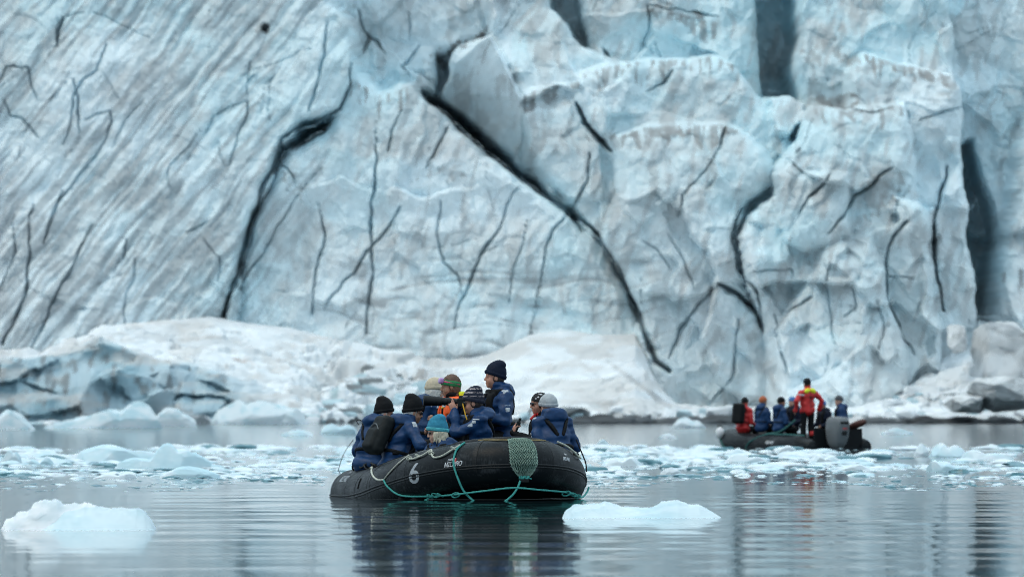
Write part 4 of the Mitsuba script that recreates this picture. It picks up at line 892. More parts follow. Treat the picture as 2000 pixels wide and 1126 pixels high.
def person(label, hip, yaw, lean=12, scale=1.0, head=(0, 0, 0), hat=None, hair=None, skin='fair', jacket='mat_blue', trousers='mat_black', arms=None, pose='sit', vest=True, glasses=None,
           hood=True, coarse=1.0, patches=(), bend=0.0, group='people in the boats', hat_shape=(0.118, 0.096, 0.118, 0.045), seed=0, lean_side=0, extra=None, roundback=0.0):
    """hip: world position of the pelvis; yaw: world direction faced (degrees from +x); lean forward; head = (turn to the left, nod down, tilt) in degrees."""
    key = thing('person', label, 'person', group)
    Rw = rot('z', yaw) * scale
    out = lambda v: np.asarray(v) @ Rw.T + np.asarray(hip)
    inv = lambda w: (np.asarray(w) - np.asarray(hip)) @ Rw / scale ** 2
    Rt = rot('x', lean_side) @ rot('y', lean); tor = lambda p: np.asarray(p, float) @ Rt.T
    Ru = Rt @ rot('y', roundback)                        # upper back rounds a little more
    up = lambda p: tor([0, 0, .25]) + (np.asarray(p, float) - [0, 0, .25]) @ Ru.T
    Rh = rot('z', head[0]) @ rot('y', head[1]) @ rot('x', head[2])
    hc = up([0.015, 0, 0.655]) + Rh @ np.array([0.012, 0, 0.015])
    hd = lambda p: hc + np.asarray(p, float) @ Rh.T
    # joints
    sh = {1: up([0, .185, .455]), -1: up([0, -.185, .455])}
    arms = arms or {}
    J = {}
    for sd in (1, -1):
        a = arms.get(sd, {})
        tgt = inv(a['world']) if 'world' in a else np.array(a.get('to', [0.30, sd * .16, .10]), float)
        hint = np.array(a.get('elbow', [-.3, sd * .38, -1]), float)
        S = sh[sd]; v = tgt - S; Ln = np.linalg.norm(v); l1, l2 = .295, .265
        if Ln > l1 + l2 - .01: v = v * (l1 + l2 - .01) / Ln; Ln = l1 + l2 - .01
        x = (Ln ** 2 + l1 ** 2 - l2 ** 2) / (2 * Ln); h = math.sqrt(max(l1 ** 2 - x ** 2, 0)); u = v / Ln
        hint = hint - u * (hint @ u); hint /= np.linalg.norm(hint)
        E, W = S + u * x + hint * h, S + v
        d = a.get('hand_dir'); d = (W - E) / np.linalg.norm(W - E) if d is None else (np.asarray(d, float) if a.get('local') else np.linalg.inv(Rw) @ np.asarray(d, float)); d = d / np.linalg.norm(d)
        n = a.get('palm'); n = np.array([0, -sd, -.3]) if n is None else np.linalg.inv(Rw) @ np.asarray(n, float)
        n = n - d * (n @ d); n /= np.linalg.norm(n)
        J[sd] = (S, E, W, d, n, a.get('curl', .5))
    knee, ank = {}, {}
    for sd in (1, -1):
        if pose == 'sit': knee[sd], ank[sd] = np.array([.40, sd * .13, -.02]), np.array([.44, sd * .12, -.40])
        elif pose == 'low': knee[sd], ank[sd] = np.array([.33, sd * .16, .17]), np.array([.48, sd * .13, -.13])
        elif pose == 'kneel': knee[sd], ank[sd] = np.array([.16, sd * .12, -.37]), np.array([-.24, sd * .11, -.36])
        else: knee[sd], ank[sd] = np.array([.05, sd * .11, -.43]), np.array([0, sd * .12, -.84])
    hipj = {sd: np.array([.0, sd * .095, .0]) for sd in (1, -1)}
    allp = np.vstack([[hd([0, 0, .2])], [hd([.13, 0, -.1])], *[J[s][k] for s in (1, -1) for k in (1, 2)], *knee.values(), *ank.values(), [[-.28, -.30, -.2], [.25, .30, .6]]])
    lo, hi = allp.min(0) - .16, allp.max(0) + .16
    fine = [(hc - .15, hc + .15, .0075 * coarse)] + ([(J[s][2] + J[s][3] * .08 - .11, J[s][2] + J[s][3] * .08 + .11, .0062) for s in (1, -1) if arms.get(s, {}).get('seen')])
    # ---- body: one continuous figure
    B = Field(lo, hi, .024 * max(coarse, 1), fine)
    B.ell(tor([0, 0, .05]), (.09, .11, .09)); B.ell(tor([.01, 0, .2]), (.085, .11, .14), Rt); B.ell(up([0, 0, .37]), (.085, .12, .13), Ru)
    B.cone(sh[1], sh[-1], .042, .042, .05); B.cone(up([-.01, 0, .44]), hd([-.015, 0, -.06]), .062, .056, .04)
    for sd in (1, -1):
        S, E, W, d, n, curl = J[sd]
        B.cone(S, E, .040, .036); B.cone(E, W, .036, .029)
        B.cone(hipj[sd], knee[sd], .062, .052); B.cone(knee[sd], ank[sd], .050, .040)
        side = np.cross(n, d) * 1.0
        pc = W + d * .05
        B.ell(pc, (.052, .041, .019), np.stack([d, side, n], 1), .012)
        th = side if (side @ (np.array([0, 0, 1.0]) - d * d[2])) > 0 else -side
        if arms.get(sd, {}).get('thumb') == 'down': th = -th
        for q, (off, L, r) in enumerate(((.030, .074, .0088), (.011, .084, .0092), (-.009, .078, .0088), (-.028, .062, .008))):
            b = W + d * .088 + th * off; ang = curl * (.35 + .12 * q); p = b - d * .02; dd = d + th * off * 1.6
            B.cone(p, b, r * 1.05, r, .006)
            for f_, seg in enumerate((.45, .32, .26)):
                v = math.cos(ang) * dd + math.sin(ang) * n; e = b + v * L * seg; B.cone(b, e, r * (1 - .08 * f_), r * (.94 - .09 * f_), .004); b = e; ang += curl * .9
        t0 = W + d * .022 + th * .026; t1 = t0 + (d * .55 + th * .75 + n * .30) * .036; t2 = t1 + (d * .85 + th * .30 + n * .35) * .032
        B.cone(W + d * .02, t0, .014, .0125, .01); B.cone(t0, t1, .0125, .0105, .006); B.cone(t1, t2, .0103, .0085, .004)
    e = lambda c, r, k=.02, **kw: B.ell(hd(c), r, Rh, k, **kw)
    e((-.012, 0, .035), (.098, .077, .098)); e((.028, 0, -.045), (.064, .058, .072)); e((.060, 0, -.092), (.026, .026, .020)); e((.045, .036, -.035), (.036, .026, .034)); e((.045, -.036, -.035), (.036, .026, .034))
    B.cone(hd((.082, .030, .034)), hd((.082, -.030, .034)), .014, .014, .012)
    for y in (.031, -.031):
        e((.100, y, .012), (.017, .018, .012), .012, op='cut'); e((.079, y, .011), (.0125, .0125, .0125), .004)
        B.cone(hd((.088, y - .012, .019)), hd((.086, y + .012, .018)), .0045, .0045, .004)
        B.ell(hd((-.006, y / .031 * .079, -.002)), (.021, .011, .033), Rh, .008)
    B.cone(hd((.090, 0, .018)), hd((.107, 0, -.024)), .010, .0130, .010); e((.100, .013, -.028), (.012, .009, .009), .008); e((.100, -.013, -.028), (.012, .009, .009), .008)
    e((.087, 0, -.056), (.013, .023, .0065), .006); e((.085, 0, -.067), (.013, .020, .0075), .006); e((.100, 0, -.0612), (.012, .022, .0018), .003, op='cut')
    obj('body', (lambda m: (out(m[0]), m[1]))(B.mesh()), 'mat_skin_' + skin, key)
    # ---- jacket
    step = .0125 * coarse
    jb = np.vstack([tor([-.3, -.33, -.14]), tor([.3, .33, -.14]), up([-.28, -.3, .66]), up([.25, .3, .66]), *[J[s][k] for s in (1, -1) for k in (1, 2)]])
    K = Field(jb.min(0) - .13, jb.max(0) + .13, step)
    K.ell(tor([.02, 0, .0]), (.175, .20, .125), Rt, .05); K.ell(tor([.02, 0, .17]), (.165, .195, .20), Rt, .05); K.ell(up([.0, 0, .36]), (.155, .20, .19), Ru, .05)
    K.cone(up([-.01, .15, .455]), up([-.01, -.15, .455]), .085, .085, .05)
    K.cone(up([-.025, 0, .50]), up([0.0, 0, .575]), .088, .088, .03)
    T_ = Field.__new__(Field); T_.ax = K.ax; T_.d = K.d.copy()     # torso alone, for straps and vest
    if hood: K.ell(up([-.115, 0, .515]), (.085, .15, .085), Ru @ rot('y', 25), .03); K.cone(up([-.07, .10, .555]), up([-.07, -.10, .555]), .05, .05, .03); K.cone(up([-.06, .11, .55]), up([.05, .085, .53]), .04, .03, .02); K.cone(up([-.06, -.11, .55]), up([.05, -.085, .53]), .04, .03, .02)
    for sd in (1, -1):
        S, E, W, d, n, curl = J[sd]
        K.cone(S, E, .078, .062, .03); K.cone(E, W + (E - W) * .02, .062, .048, .02); K.cone(W + (E - W) * .12, W + (E - W) * .02, .054, .052, .008)
    idx, p = K.near(.045)
    w = p @ np.array([[3, 0, 0], [0, 3, 0], [0, 0, 5.5]]) + seed * 3.7
    wrinkle = .062 * (ridged(w * 1.15, 2, seed) - .62) + .014 * (meshkit.fbm(w * 3.2, 2, seed + 5) - .5)
    K.d[tuple(idx.T)] -= np.clip(wrinkle, -.036, .026).astype(np.float32)
    emit = lambda name, m, mat, parent=key, **kw: obj(name, (out(m[0]), m[1]), mat, parent, **kw) if len(m[1]) else None
    jk = emit('jacket', K.mesh(), jacket)
    Kd = K.d
    def shell(base, lift, prims, name, mat, parent=key, inside=.02):
        R = Field.__new__(Field); R.ax = K.ax; R.d = np.full(K.d.shape, .25, np.float32)
        for fn in prims: fn(R)
        d = np.maximum(np.maximum(base - lift, -(base + inside)), R.d)
        return emit(name, nets(d, K.ax), mat, parent)
    tb = lambda c, h, r=.008, u=False: (lambda R: R.box((up if u else tor)(c), h, Ru if u else Rt, r, .004))
    if vest:
        vm = 'mat_orange' if vest == 'orange' else 'mat_red' if vest == 'red' else 'mat_black'
        shell(T_.d, .034, [tb((.16, s * .075, .36), (.16, .048, .15), .02, True) for s in (1, -1)] + [tb((-.05, 0, .50), (.14, .15, .05), .02, True)] + ([tb((.02, s * .15, .46), (.16, .075, .10), .02, True) for s in (1, -1)] if vest == 'orange' else []), 'life_vest', vm)
        shell(T_.d, .022, [tb((0, 0, .15), (.4, .4, .020))], 'waist_strap', 'mat_black')
        shell(T_.d, .020, [(lambda R, s=s: R.box(up([-.2, s * .09, .37]), (.2, .02, .14), Ru @ rot('x', s * -26), .008, .004)) for s in (1, -1)], 'back_strap', 'mat_black')
    for name, where, c, h, mat in patches:
        if where == 'torso': shell(Kd, .007, [tb(c, h, .003, True)], name, mat, inside=.008)
        else:
            S, E, W = J[where][:3]; a, b = (S, E) if c[0] <= 1 else (E, W); t = c[0] if c[0] <= 1 else c[0] - 1
            ctr = a + (b - a) * t + np.array(c[1]) * .07
            shell(Kd, .007, [lambda R: R.box(ctr, h, np.eye(3), .003, .003)], name, mat, inside=.008)
    # ---- trousers and boots
    P = Field(np.minimum.reduce([*knee.values(), *ank.values(), [-.2, -.3, -.2]]) - .13, np.maximum.reduce([*knee.values(), *ank.values(), [.2, .3, .15]]) + np.array([.22, .1, .1]), .02 * coarse)
    for sd in (1, -1):
        P.cone(hipj[sd], knee[sd], .088, .080, .04); P.cone(knee[sd], ank[sd], .080, .066, .03)
    P.ell([0, 0, .0], (.13, .15, .10), k=.04); emit('trousers', P.mesh(), trousers)
    for sd in (1, -1):
        G = Field(ank[sd] - [.14, .1, .16], ank[sd] + [.27, .1, .1], .016 * coarse)
        ft = np.array([.15, 0, -.045]) if pose != 'kneel' else np.array([-.08, 0, -.05])
        G.cone(ank[sd] + [0, 0, .04], ank[sd], .062, .06); G.cone(ank[sd] + [0, 0, -.04], ank[sd] + ft, .05, .042)
        emit('boot', G.mesh(), 'mat_black' if trousers != 'mat_red_boot' else 'mat_red')
    # ---- head: hair, hat, glasses
    hr = lambda c: hd(c)
    if hair:
        mat, style = hair
        H = Field(hc - .22, hc + .2, .0105 * coarse)
        H.ell(hr((-.022, 0, .035)), (.106, .090, .110), Rh) if not hat or hat[1] == 'headband' else H.ell(hr((-.022, 0, .02)), (.098, .087, .10), Rh)
        if style != 'short': H.ell(hr((-.035, 0, -.05)), (.082, .088, .085), Rh)
        if style == 'bob':
            for s in (1, -1):
                for a_, (x_, zz) in enumerate(((.045, -.085), (.02, -.105), (-.01, -.12), (-.04, -.13), (-.07, -.125))):
                    H.cone(hr((x_ * .8, s * (.078 - .1 * max(-x_ - .02, 0)), .0)), hr((x_ + .012 * s, s * (.080 - .25 * max(-x_ - .02, 0)), zz)), .020, .011, .009)
            H.ell(hr((-.05, 0, -.07)), (.055, .078, .06), Rh)
        H.box(hr((.122 if style == 'bob' else .105, 0, -.05)), (.08, .062 if style == 'bob' else .12, .13), Rh, .02, .015, op='cut')
        i, p = H.near(.02); q = (p - hc) @ Rh
        H.d[tuple(i.T)] += (.006 * np.sin(q[:, 1] * 260 + q[:, 0] * 210 + 6 * meshkit.noise(q * 30))).astype(np.float32)
        emit('hair', H.mesh(), 'mat_hair_' + mat)
        if style == 'braid':
            pts = [hr((-.07, .055, -.06)), hr((-.05, .085, -.12)), hr((-.03, .10, -.19)), hr((-.02, .105, -.26))]
            pa = spline(pts, 10); emit('braid', tube(pa, .019 + .007 * np.sin(np.arange(len(pa)) * 1.2), 8), 'mat_hair_' + mat)
    if hat:
        mats, style = hat if isinstance(hat, tuple) else (hat, 'beanie')
        Hh = Field(hc - .2, hc + .26, .009 * coarse)
        rx, ry, rz, cz = hat_shape
        if style == 'headband':
            Hh.ell(hr((-.014, 0, .035)), (.119, .102, .122), Rh)
            Hh.box(hr((0, 0, .145)), (.2, .2, .07), Rh @ rot('y', -14), .01, .01, op='cut'); Hh.box(hr((0, 0, -.095)), (.2, .2, .098), Rh @ rot('y', -16), .01, .01, op='cut')
        else:
            Hh.ell(hr((-.014, 0, cz)), (rx, ry, rz), Rh)
            if rz > .125: Hh.ell(hr((-.045, .01, cz + rz * .72)), (rx * .62, ry * .66, .055), Rh, .02)
            Hh.box(hr((0, 0, -.105)), (.25, .25, .12), Rh @ rot('y', -14), .01, .008, op='cut')
        i, p = Hh.near(.02); q = (p - hc) @ Rh; an = np.arctan2(q[:, 1], q[:, 0])
        Hh.d[tuple(i.T)] -= (.0022 * np.sin(an * 34) + .006 * (meshkit.fbm(q * 14 + seed, 2, seed) - .5)).astype(np.float32)
        hk = emit('hat', Hh.mesh(), mats)
        if style in ('cuff', 'pattern'):
            C = Field(hc - .2, hc + .2, .009 * coarse); C.ell(hr((-.014, 0, cz)), (rx + .011, ry + .011, rz + .011), Rh)
            C.box(hr((0, 0, -.105)), (.25, .25, .12), Rh @ rot('y', -14), .01, .006, op='cut'); C.box(hr((0, 0, .21)), (.25, .25, .145), Rh @ rot('y', -14), .01, .006, op='cut')
            emit('cuff', C.mesh(), {'mat_wool_teal': 'mat_wool_teal_light'}.get(mats, mats), hk)
    if glasses:
        G = Field(hc - .13, hc + .15, .0068 * coarse)
        for y in (.034, -.034): G.box(hr((.092, y, .012)), (.011, .030, .020 if glasses != 'clear' else .017), Rh, .009, .004)
        G.cone(hr((.098, .012, .017)), hr((.098, -.012, .017)), .004, .004, .003)
        for s in (1, -1): G.cone(hr((.088, s * .064, .016)), hr((-.01, s * .082, .012)), .0048, .0048, .003)
        emit('sunglasses' if glasses != 'clear' else 'spectacles', G.mesh(), 'mat_glass')
    if extra: extra(dict(key=key, out=out, emit=emit, up=up, tor=tor, hd=hd, Rh=Rh, Ru=Ru, Rt=Rt, shell=shell, T=T_.d, Kd=Kd, tb=tb, J=J, hc=hc, Field=Field))
    return key, dict(out=out, hd=hd, up=up, tor=tor, J=J, Ru=Ru, Rw=Rw)

def place(px, y_local, b=boat):
    """Ground position on the boat where its line y = y_local appears at px."""
    xs = np.linspace(-.5, 4.9, 400); w = b.world(np.stack([xs, 0 * xs + y_local, 0 * xs], 1))
    k = np.argmin(np.abs(1000 + FOCAL * w[:, 0] / w[:, 1] - px)); return w[k], xs[k]

STD = lambda s: [('reflector', s, (.12, (0, 0, .8)), (.06, .06, .03), 'mat_reflector')]

def passengers():
    def hat_z(py, D): return EYE + (HORIZON - py) / FOCAL * D
    def sit(px, ylocal, hip_z): w, x = place(px, ylocal); return np.array([w[0], w[1], hip_z])
    def lettering(i, text, c, size, mat='mat_reflector'):
        """Lettering laid on the vest: flat letters set just off its surface."""
        m = meshkit.text_mesh(text, size, .004); v = m.vertices.copy(); v[:, :2] -= v[:, :2].mean(0)
        return v, m.faces
    # 1 leftmost man, back to us
    def x1(i):
        i['shell'](i['T'], .045, [i['tb']((-.10, .10, .50), (.05, .022, .02), .006, True)], 'buckle', 'mat_gold')
        p = i['up']; i['emit']('loop', tube(spline([p([-.15, .17, .44]), p([-.19, .19, .47]), p([-.17, .18, .50]), p([-.13, .15, .50])], 6), .006, 5), 'mat_black')
        i['emit']('hanging_strap', tube(spline([p([-.13, .20, .25]), p([-.17, .23, .05]), p([-.16, .24, -.15]), p([-.12, .23, -.2])], 8), .004, 5), 'mat_black')
    person('leftmost passenger in the nearer boat, black knit cap and grey hair, back turned', sit(718, -.86, .37), 50, 20, .95, head=(-42, 6, 0), hat=('mat_black', 'cuff'), hair=('silver', 'short'), skin='ruddy', glasses='clear',
           hat_shape=(.116, .094, .150, .055), seed=1, extra=x1, arms={1: dict(to=[.33, .12, .12]), -1: dict(to=[.32, -.10, .14])}, roundback=8)
    # 2 man with a backpack
    k2, i2 = person('man in black cap and sunglasses wearing a backpack, second from left in nearer boat', sit(766, -.84, .365), 28, 17, .96, head=(-14, 8, 0), hat=('mat_black', 'cuff'), hair=('silver', 'short'), skin='tan', glasses='dark',
           hat_shape=(.118, .098, .158, .06), seed=2, arms={1: dict(to=[.36, .14, .16]), -1: dict(to=[.30, -.22, .10], elbow=[-.2, -.9, -.3])}, roundback=8,
           patches=[('reflector', -1, (.08, (.1, -.5, .9)), (.035, .03, .04), 'mat_reflector')])
    bk = thing('backpack', 'black backpack worn by the man in sunglasses, squeezed between the two left passengers', 'backpack')
    F = Field([-.42, -.28, -.04], [.02, .36, .60], .0125)
    Rb = i2['Ru']
    F.box(i2['up']([-.245, .06, .27]), (.085, .155, .24), Rb, .07, .03); F.box(i2['up']([-.315, .06, .19]), (.05, .12, .13), Rb, .045, .02)
    ii, pp = F.near(.03); F.d[tuple(ii.T)] -= (.014 * (meshkit.fbm(pp * 9, 3, 4) - .5)).astype(np.float32)
    m = F.mesh(); obj('pack', (i2['out'](m[0]), m[1]), 'mat_charcoal', bk)
    for s in (1, -1):
        st = spline([i2['up'](p) for p in ([-.17, s * .09 + .03, .45], [-.08, s * .115, .565], [.09, s * .115, .50], [.15, s * .12, .34], [.08, s * .17, .18], [-.1, s * .17, .1])], 8)
        obj('strap', (i2['out'](tube(st, .017, 6)[0]), tube(st, .017, 6)[1]), 'mat_black', bk)
    obj('zip', (lambda t: (i2['out'](t[0]), t[1]))(tube(spline([i2['up'](p) for p in ([-.34, -.06, .30], [-.35, .02, .36], [-.35, .10, .36], [-.34, .18, .30])], 6), .006, 5)), 'mat_grey_flap', bk)
    lt = i2['up']([-.30, .14, .44]); mb = trimesh.creation.box([.02, .05, .02]); obj('tag', (i2['out'](mb.vertices + lt), mb.faces), 'mat_reflector', bk, smooth=False)
    # 3 woman in the cream cap
    person('woman in a cream knit cap with a grey bob, behind the long camera lens', sit(828, -.05, .57), 18, 10, .97, head=(-8, 12, 0), hat=('mat_wool_cream', 'cuff'), hair=('silver', 'bob'), skin='fair', glasses='clear', seed=3,
           hat_shape=(.122, .100, .112, .05), arms={-1: dict(to=[.30, -.12, .08], elbow=[-.2, -.9, -.5])},
           patches=[('stripe', -1, (.02, (-.8, -.2, .9)), (.02, .05, .04), 'mat_reflector'), ('stripe', -1, (.30, (.5, -.8, .5)), (.035, .03, .016), 'mat_reflector'), ('tab', 'torso', (.16, -.09, .40), (.05, .03, .012), 'mat_reflector')])
    # 4 guide in orange
    def x4(i):
        hd, Rh = i['hd'], i['Rh']
        G = Field(i['hc'] - .16, i['hc'] + .2, .008)
        G.box(hd((.100, 0, .082)), (.026, .075, .034), Rh @ rot('y', -12), .022, .01); m = G.mesh(); gk = i['emit']('goggles', m, 'mat_lilac')
        a = np.linspace(-2.5, 2.5, 40)[::-1]; ring = [hd((-.012 + .113 * math.cos(t), .094 * math.sin(t), .078 - .035 * (1 - math.cos(t)))) for t in a if abs(t) > .65]
        for half in ([r for t, r in zip([t for t in a if abs(t) > .65], ring) if t > 0], [r for t, r in zip([t for t in a if abs(t) > .65], ring) if t < 0]):
            i['emit']('goggle_strap', tube(spline(half, 3), .009, 6), 'mat_pink', gk)
        i['shell'](i['T'], .052, [i['tb']((-.10, 0, .56), (.07, .12, .05), .02, True)], 'collar_float', 'mat_yellow')
        for s in (1, -1):
            i['shell'](i['T'], .046, [i['tb']((.16, s * .075, .22), (.16, .050, .035), .006, True)], 'vest_band', 'mat_gold')
            i['shell'](i['T'], .046, [i['tb']((.16, s * .075, .40), (.16, .014, .14), .004, True)], 'vest_webbing', 'mat_black')
        i['shell'](i['T'], .050, [i['tb']((.17, .07, .44), (.1, .03, .012), .004, True)], 'clip', 'mat_gold')
        i['shell'](i['T'], .050, [i['tb']((.17, .03, .30), (.1, .028, .06), .01, True)], 'radio', 'mat_charcoal')
        i['shell'](i['T'], .048, [i['tb']((.16, -.075, .46), (.1, .035, .03), .01, True), i['tb']((.16, .085, .47), (.1, .03, .025), .01, True)], 'reflector', 'mat_reflector')
    person('woman in orange and black life vest, green headband and braid, goggles pushed up', sit(891, .0, .595), 203, 4, .98, head=(-14, 6, 0), hat=('mat_wool_green', 'headband'), hair=('brown', 'braid'), skin='tan', jacket='mat_black', vest='orange', seed=4, hood=False,
           arms={1: dict(to=[.27, .05, .22], seen=1, curl=.9, hand_dir=[-.5, -.2, .8]), -1: dict(to=[.30, -.06, .16])}, extra=x4)
    # 6 tall man
    def x6(i):
        v, f = lettering(i, 'R', None, .060); p = v @ np.stack([[0, 1, 0], [0, 0, 1], [1, 0, 0]]) ; p = i['up'](p + [0.0, 0, 0]) - i['up']([0, 0, 0])
        i['emit']('emblem', (p + i['up']([.225, .095, .44]), f), 'mat_reflector', smooth=False)
    person('tall man standing out above the others in a navy knit cap and blue jacket', sit(979, .50, .68), 206, 5, 1.0, head=(-16, -4, 0), hat=('mat_navy', 'cuff'), hair=('dark', 'short'), skin='ruddy', seed=6, extra=x6,
           hat_shape=(.120, .098, .135, .055), arms={1: dict(to=[.30, .14, .26], elbow=[-.45, .6, -.75]), -1: dict(to=[.34, -.05, .26])},
           patches=[('reflector', 1, (.05, (.1, .2, .95)), (.035, .045, .03), 'mat_reflector'), ('badge', 1, (.55, (0, .95, .1)), (.03, .03, .03), 'mat_reflector'), ('stripe', 1, (.38, (0, .95, .1)), (.04, .03, .010), 'mat_sleeve_print')])
    # 5 photographer
    hip5 = sit(944, .08, .40)
    eye = at(903, 785, hip5[1]); lens_dir = np.array([-1.0, -.10, .045]); lens_dir /= np.linalg.norm(lens_dir)
    grip = at(885, 799, hip5[1]) + np.array([0, -.055, 0])
    person('man in a patterned knit cap aiming a long camera lens', hip5, 188, 8, 1.0, head=(-6, 4, 0), hat=('mat_knit', 'pattern'), hair=('dark', 'short'), skin='ruddy', glasses='dark', pose='kneel', seed=5,
           hat_shape=(.122, .100, .132, .05), arms={1: dict(world=grip + np.array([.02, -.01, -.02]), elbow=[.15, .45, -1], seen=1, hand_dir=[-.42, .12, .9], palm=[-.15, 1, .1], curl=.35), -1: dict(world=eye + np.array([-.02, .12, -.05]), elbow=[.1, -.8, -.6])},
           patches=[('reflector', 1, (.30, (0, .85, .5)), (.035, .03, .018), 'mat_reflector'), ('badge', 1, (.42, (0, .95, .25)), (.03, .03, .022), 'mat_reflector'), ('badge', 1, (.18, (0, .6, .8)), (.045, .03, .012), 'mat_reflector')],
           extra=lambda i: i['shell'](i['T'], .045, [i['tb']((-.06, .12, .515), (.03, .02, .02), .006, True)], 'buckle', 'mat_gold'))
    ck = thing('telephoto_camera', 'black camera with long telephoto lens held level by the man in patterned cap', 'camera')
    L = lambda t, r: eye + lens_dir * t
    ts = [(.035, .038), (.06, .040), (.062, .036), (.13, .037), (.132, .043), (.17, .043), (.172, .040), (.23, .044), (.235, .050), (.31, .052), (.312, .056), (.325, .056), (.43, .060), (.435, .057)]
    obj('lens_barrel', tube(np.array([eye + lens_dir * t for t, r in ts]), [r for t, r in ts], 24), 'mat_black_gear', ck, smooth=35)
    for t, r in ((.10, .0385), (.15, .0445), (.20, .0425), (.27, .0525)):
        obj('lens_ring', tube(np.array([eye + lens_dir * (t - .012), eye + lens_dir * (t + .012)]), r + .002, 24), 'mat_strip', ck, smooth=35)
    m = rounded([.045, .07, .05], .016); m.apply_translation(eye + [-.01, 0, -.005]); obj('camera_body', m, 'mat_charcoal', ck)
    m = rounded([.028, .03, .022], .010); m.apply_translation(eye + [-.012, 0, .052]); obj('viewfinder', m, 'mat_charcoal', ck)
    obj('strap', tube(spline([eye + [0, -.06, 0], eye + [.03, -.10, -.12], eye + [.06, -.12, -.22]], 8), .007, 5), 'mat_gold', ck)
    # 7 woman low in the bow
    def x7(i):
        v, f = lettering(i, 'R', None, .062); p = v @ np.stack([[0, 1, 0], [0, 0, 1], [1, 0, 0]])
        p = p @ i['Ru'].T; i['emit']('emblem', (p + i['up']([.225, .09, .41]), f), 'mat_reflector', smooth=False)
        p = i['up']; i['emit']('strap', tube(spline([p([.19, -.03, .42]), p([.22, .01, .30]), p([.23, .02, .2])], 6), .009, 5), 'mat_black')
    person('woman in teal knit cap with chin-length pale hair, sitting low behind the tube', sit(868, -.50, .085), 217, 6, .98, head=(-28, 8, 0), hat=('mat_wool_teal', 'cuff'), hair=('blond', 'bob'), skin='fair', glasses='clear', pose='low', seed=7, extra=x7,
           hat_shape=(.120, .098, .140, .055), arms={-1: dict(to=[.40, -.15, .20]), 1: dict(to=[.36, .12, .18])},
           patches=[('reflector', 1, (.06, (.2, .2, .95)), (.045, .05, .03), 'mat_reflector')])
    # 9 and 10 on the port tube
    hip9 = sit(1070, .80, .42)
    hand9 = at(1001, 846, hip9[1] - .25)
    person('passenger in black printed cap, wraparound sunglasses and black and red jacket', hip9, 186, 6, .95, head=(6, 4, 0), hat=('mat_skullcap', 'beanie'), hair=('dark', 'short'), skin='ruddy', glasses='dark', jacket='mat_black', seed=9, hood=False,
           hat_shape=(.112, .092, .104, .04), arms={1: dict(world=hand9, elbow=[.0, .5, -1], seen=1, hand_dir=[.35, -.15, .92], palm=[.9, .3, 0], curl=.95), -1: dict(to=[.3, -.1, .1])},
           extra=lambda i: [i['shell'](i['Kd'], .014, [i['tb']((.12, .0, .555), (.06, .085, .05), .01, True)], 'collar_lining', 'mat_red'),
                            i['emit']('collar_flap', (lambda b: (b.vertices @ (i['Ru'] @ rot('y', 40)).T + i['up']([.125, .055, .535]), b.faces))(rounded([.045, .04, .012], .008)), 'mat_red'),
                            i['shell'](i['Kd'], .012, [lambda R: R.box(i['up']([.16, .045, .27]), (.1, .010, .20), i['Ru'] @ rot('x', 8), .004, .003)], 'zip_trim', 'mat_red')])
    cm = thing('handheld_camera', 'small black handheld camera held up in a bare hand beside the tall man', 'camera')
    c = hand9 + np.array([.055, -.02, .085]); m = rounded([.022, .016, .055], .012); m.apply_transform(trimesh.transformations.rotation_matrix(.4, [0, 1, 0])); m.apply_translation(c); obj('grip', m, 'mat_charcoal', cm)
    m = rounded([.016, .016, .018], .008); m.apply_translation(c + [.028, 0, .07]); obj('lens', m, 'mat_charcoal', cm)
    obj('stem', tube(np.array([c + [.02, 0, .05], c + [.026, 0, .065]]), .006, 6), 'mat_black_gear', cm)
    person('passenger in a pale grey knit cap and blue jacket, rightmost in the nearer boat', sit(1090, .84, .42), 116, 16, .96, head=(4, 8, 0), hat=('mat_wool_grey', 'cuff'), skin='fair', seed=10, roundback=8,
           hat_shape=(.122, .102, .118, .05), arms={1: dict(to=[.26, .14, .06], elbow=[-.3, .25, -1]), -1: dict(to=[.3, -.10, .1])},
           patches=[('reflector', 1, (.05, (.2, .3, .9)), (.04, .04, .03), 'mat_reflector'), ('badge', 1, (.62, (.5, .8, .1)), (.02, .02, .03), 'mat_reflector'), ('stripe', 1, (.45, (.4, .9, .1)), (.02, .02, .014), 'mat_reflector')],
           extra=lambda i: i['emit']('hanging_strap', tube(spline([i['tor'](p) for p in ([-.15, -.19, .22], [-.19, -.22, .05], [-.2, -.25, -.08], [-.19, -.25, -.18])], 8), .008, 6), 'mat_black'))
cloth_mat('mat_sleeve_print', (.16, .22, .32), .5, .1)
def knit(p, n, uv):                                       # rows of small white stitches knitted into navy wool
    a = mi.Float(dr.sin(p.z * 150.0)) * 0.5 + 0.5
    b = mikit.noise(p.x * 90.0, p.y * 90.0, p.z * 120.0)
    return mikit.mix((.010, .014, .030), (.42, .36, .36), mikit.smoothstep(.55, .7, a * b * 1.35) * mikit.smoothstep(1.13, 1.145, p.z))
principled('mat_knit', mikit.proc(knit), .9)
principled('mat_skullcap', mikit.proc(lambda p, n, uv: mikit.mix((.008, .009, .011), (.55, .57, .6), mikit.smoothstep(.72, .78, mikit.noise(p.x * 34, p.y * 34, p.z * 60)))), .8)
passengers()

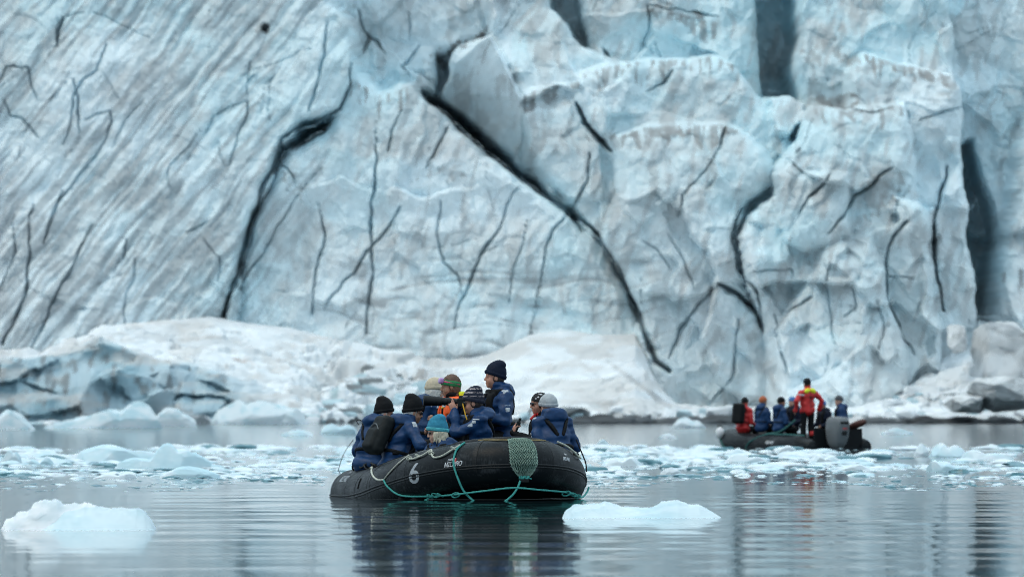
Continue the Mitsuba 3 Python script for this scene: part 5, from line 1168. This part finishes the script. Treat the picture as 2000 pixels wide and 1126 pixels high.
def far_passengers():
    b = boat2
    P = lambda x, y, z: b.world(np.array([x, y, z]))
    aft = math.degrees(math.atan2(b.f[1], b.f[0]))
    kw = dict(coarse=1.9)
    def seat(px, y, z): w, x = place(px, y, b); return np.array([w[0], w[1], z])
    k, i = person('farther boat passenger in black and red jacket wearing a pack, leftmost aboard', seat(1450, .80, .50), aft - 70, 8, 1.0, head=(20, 4, 0), hat=('mat_black', 'beanie'), skin='tan', jacket='mat_red', vest=True, seed=21, **kw)
    bk = thing('backpack', 'black backpack with red trim on the leftmost passenger of the farther boat', 'backpack')
    m = rounded([.10, .17, .27], .07); obj('pack', (i['out'](m.vertices @ i['Ru'].T + i['up']([-.25, -.02, .36])), m.faces), 'mat_black', bk)
    person('farther boat passenger in rust-orange cap and blue jacket, back turned', seat(1487, .74, .52), aft - 80, 4, 1.0, hat=('mat_wool_rust', 'beanie'), skin='tan', seed=22, **kw)
    person('farther boat passenger in black cap and dark blue jacket, back turned', seat(1521, .72, .50), aft - 88, 6, 1.0, hat=('mat_black', 'beanie'), skin='tan', seed=23, **kw)
    person('farther boat passenger in a light blue cap, half hidden by the standing driver', seat(1550, -.1, .52), aft + 110, 4, .98, hat=('mat_wool_sky', 'beanie'), skin='fair', jacket='mat_navy', seed=24, **kw)
    def xd(i):
        for s in (1, -1):
            e = trimesh.creation.icosphere(2); v = (e.vertices * [.05, .085, .06]) @ (i['Ru'] @ rot('x', s * -28)).T + i['up']([-.13, s * .085, .50]); i['emit']('collar_float', (v, e.faces), 'mat_yellow')
        i['shell'](i['Kd'], .012, [i['tb']((-.2, 0, .28), (.2, .02, .2), .006, True), i['tb']((0, 0, .33), (.3, .3, .014), .004, True)], 'harness', 'mat_black')
        i['shell'](i['Kd'], .012, [i['tb']((-.05, 0, .54), (.15, .12, .05), .01, True)], 'orange_collar', 'mat_orange')
        S, E, W = i['J'][1][:3]; i['shell'](i['Kd'], .012, [lambda R: R.box(S + (E - S) * .25, (.09, .09, .03), np.eye(3), .01, .005)], 'reflector', 'mat_reflector')
    w, _ = place(1578, .30, b)
    person('driver standing in the farther boat in red jacket with yellow collar floats', np.array([w[0], w[1], .96]), aft - 4, 2, 1.03, head=(4, 2, 0), hat=('mat_black', 'beanie'), hair=('dark', 'short'), skin='tan', jacket='mat_red', vest=False, pose='stand', hood=False, seed=25,
           arms={1: dict(to=[.05, .34, .0], elbow=[-.6, .6, 0]), -1: dict(to=[.05, -.34, .02], elbow=[-.6, -.6, 0])}, extra=xd, **kw)
    bt = at(1589, 846, w[1] - .1); bo = rounded([.10, .08, .06], .04); tag(obj('dry_bag', (bo.vertices + bt, bo.faces), 'mat_red'), 'small red bag on the floor of the farther boat beside the motor', 'bag')
    person('farther boat passenger in bright blue cap, head showing above the grey motor', seat(1612, -.62, .46), aft + 100, 8, .95, hat=('mat_wool_sky', 'beanie'), skin='tan', jacket='mat_navy', seed=26, **kw)
    person('farther boat passenger in grey cap and hooded blue jacket, at its right end', seat(1647, -.82, .54), aft + 60, 8, 1.0, head=(20, 4, 0), hat=('mat_wool_darkgrey', 'beanie'), skin='fair', seed=27, **kw)
far_passengers()
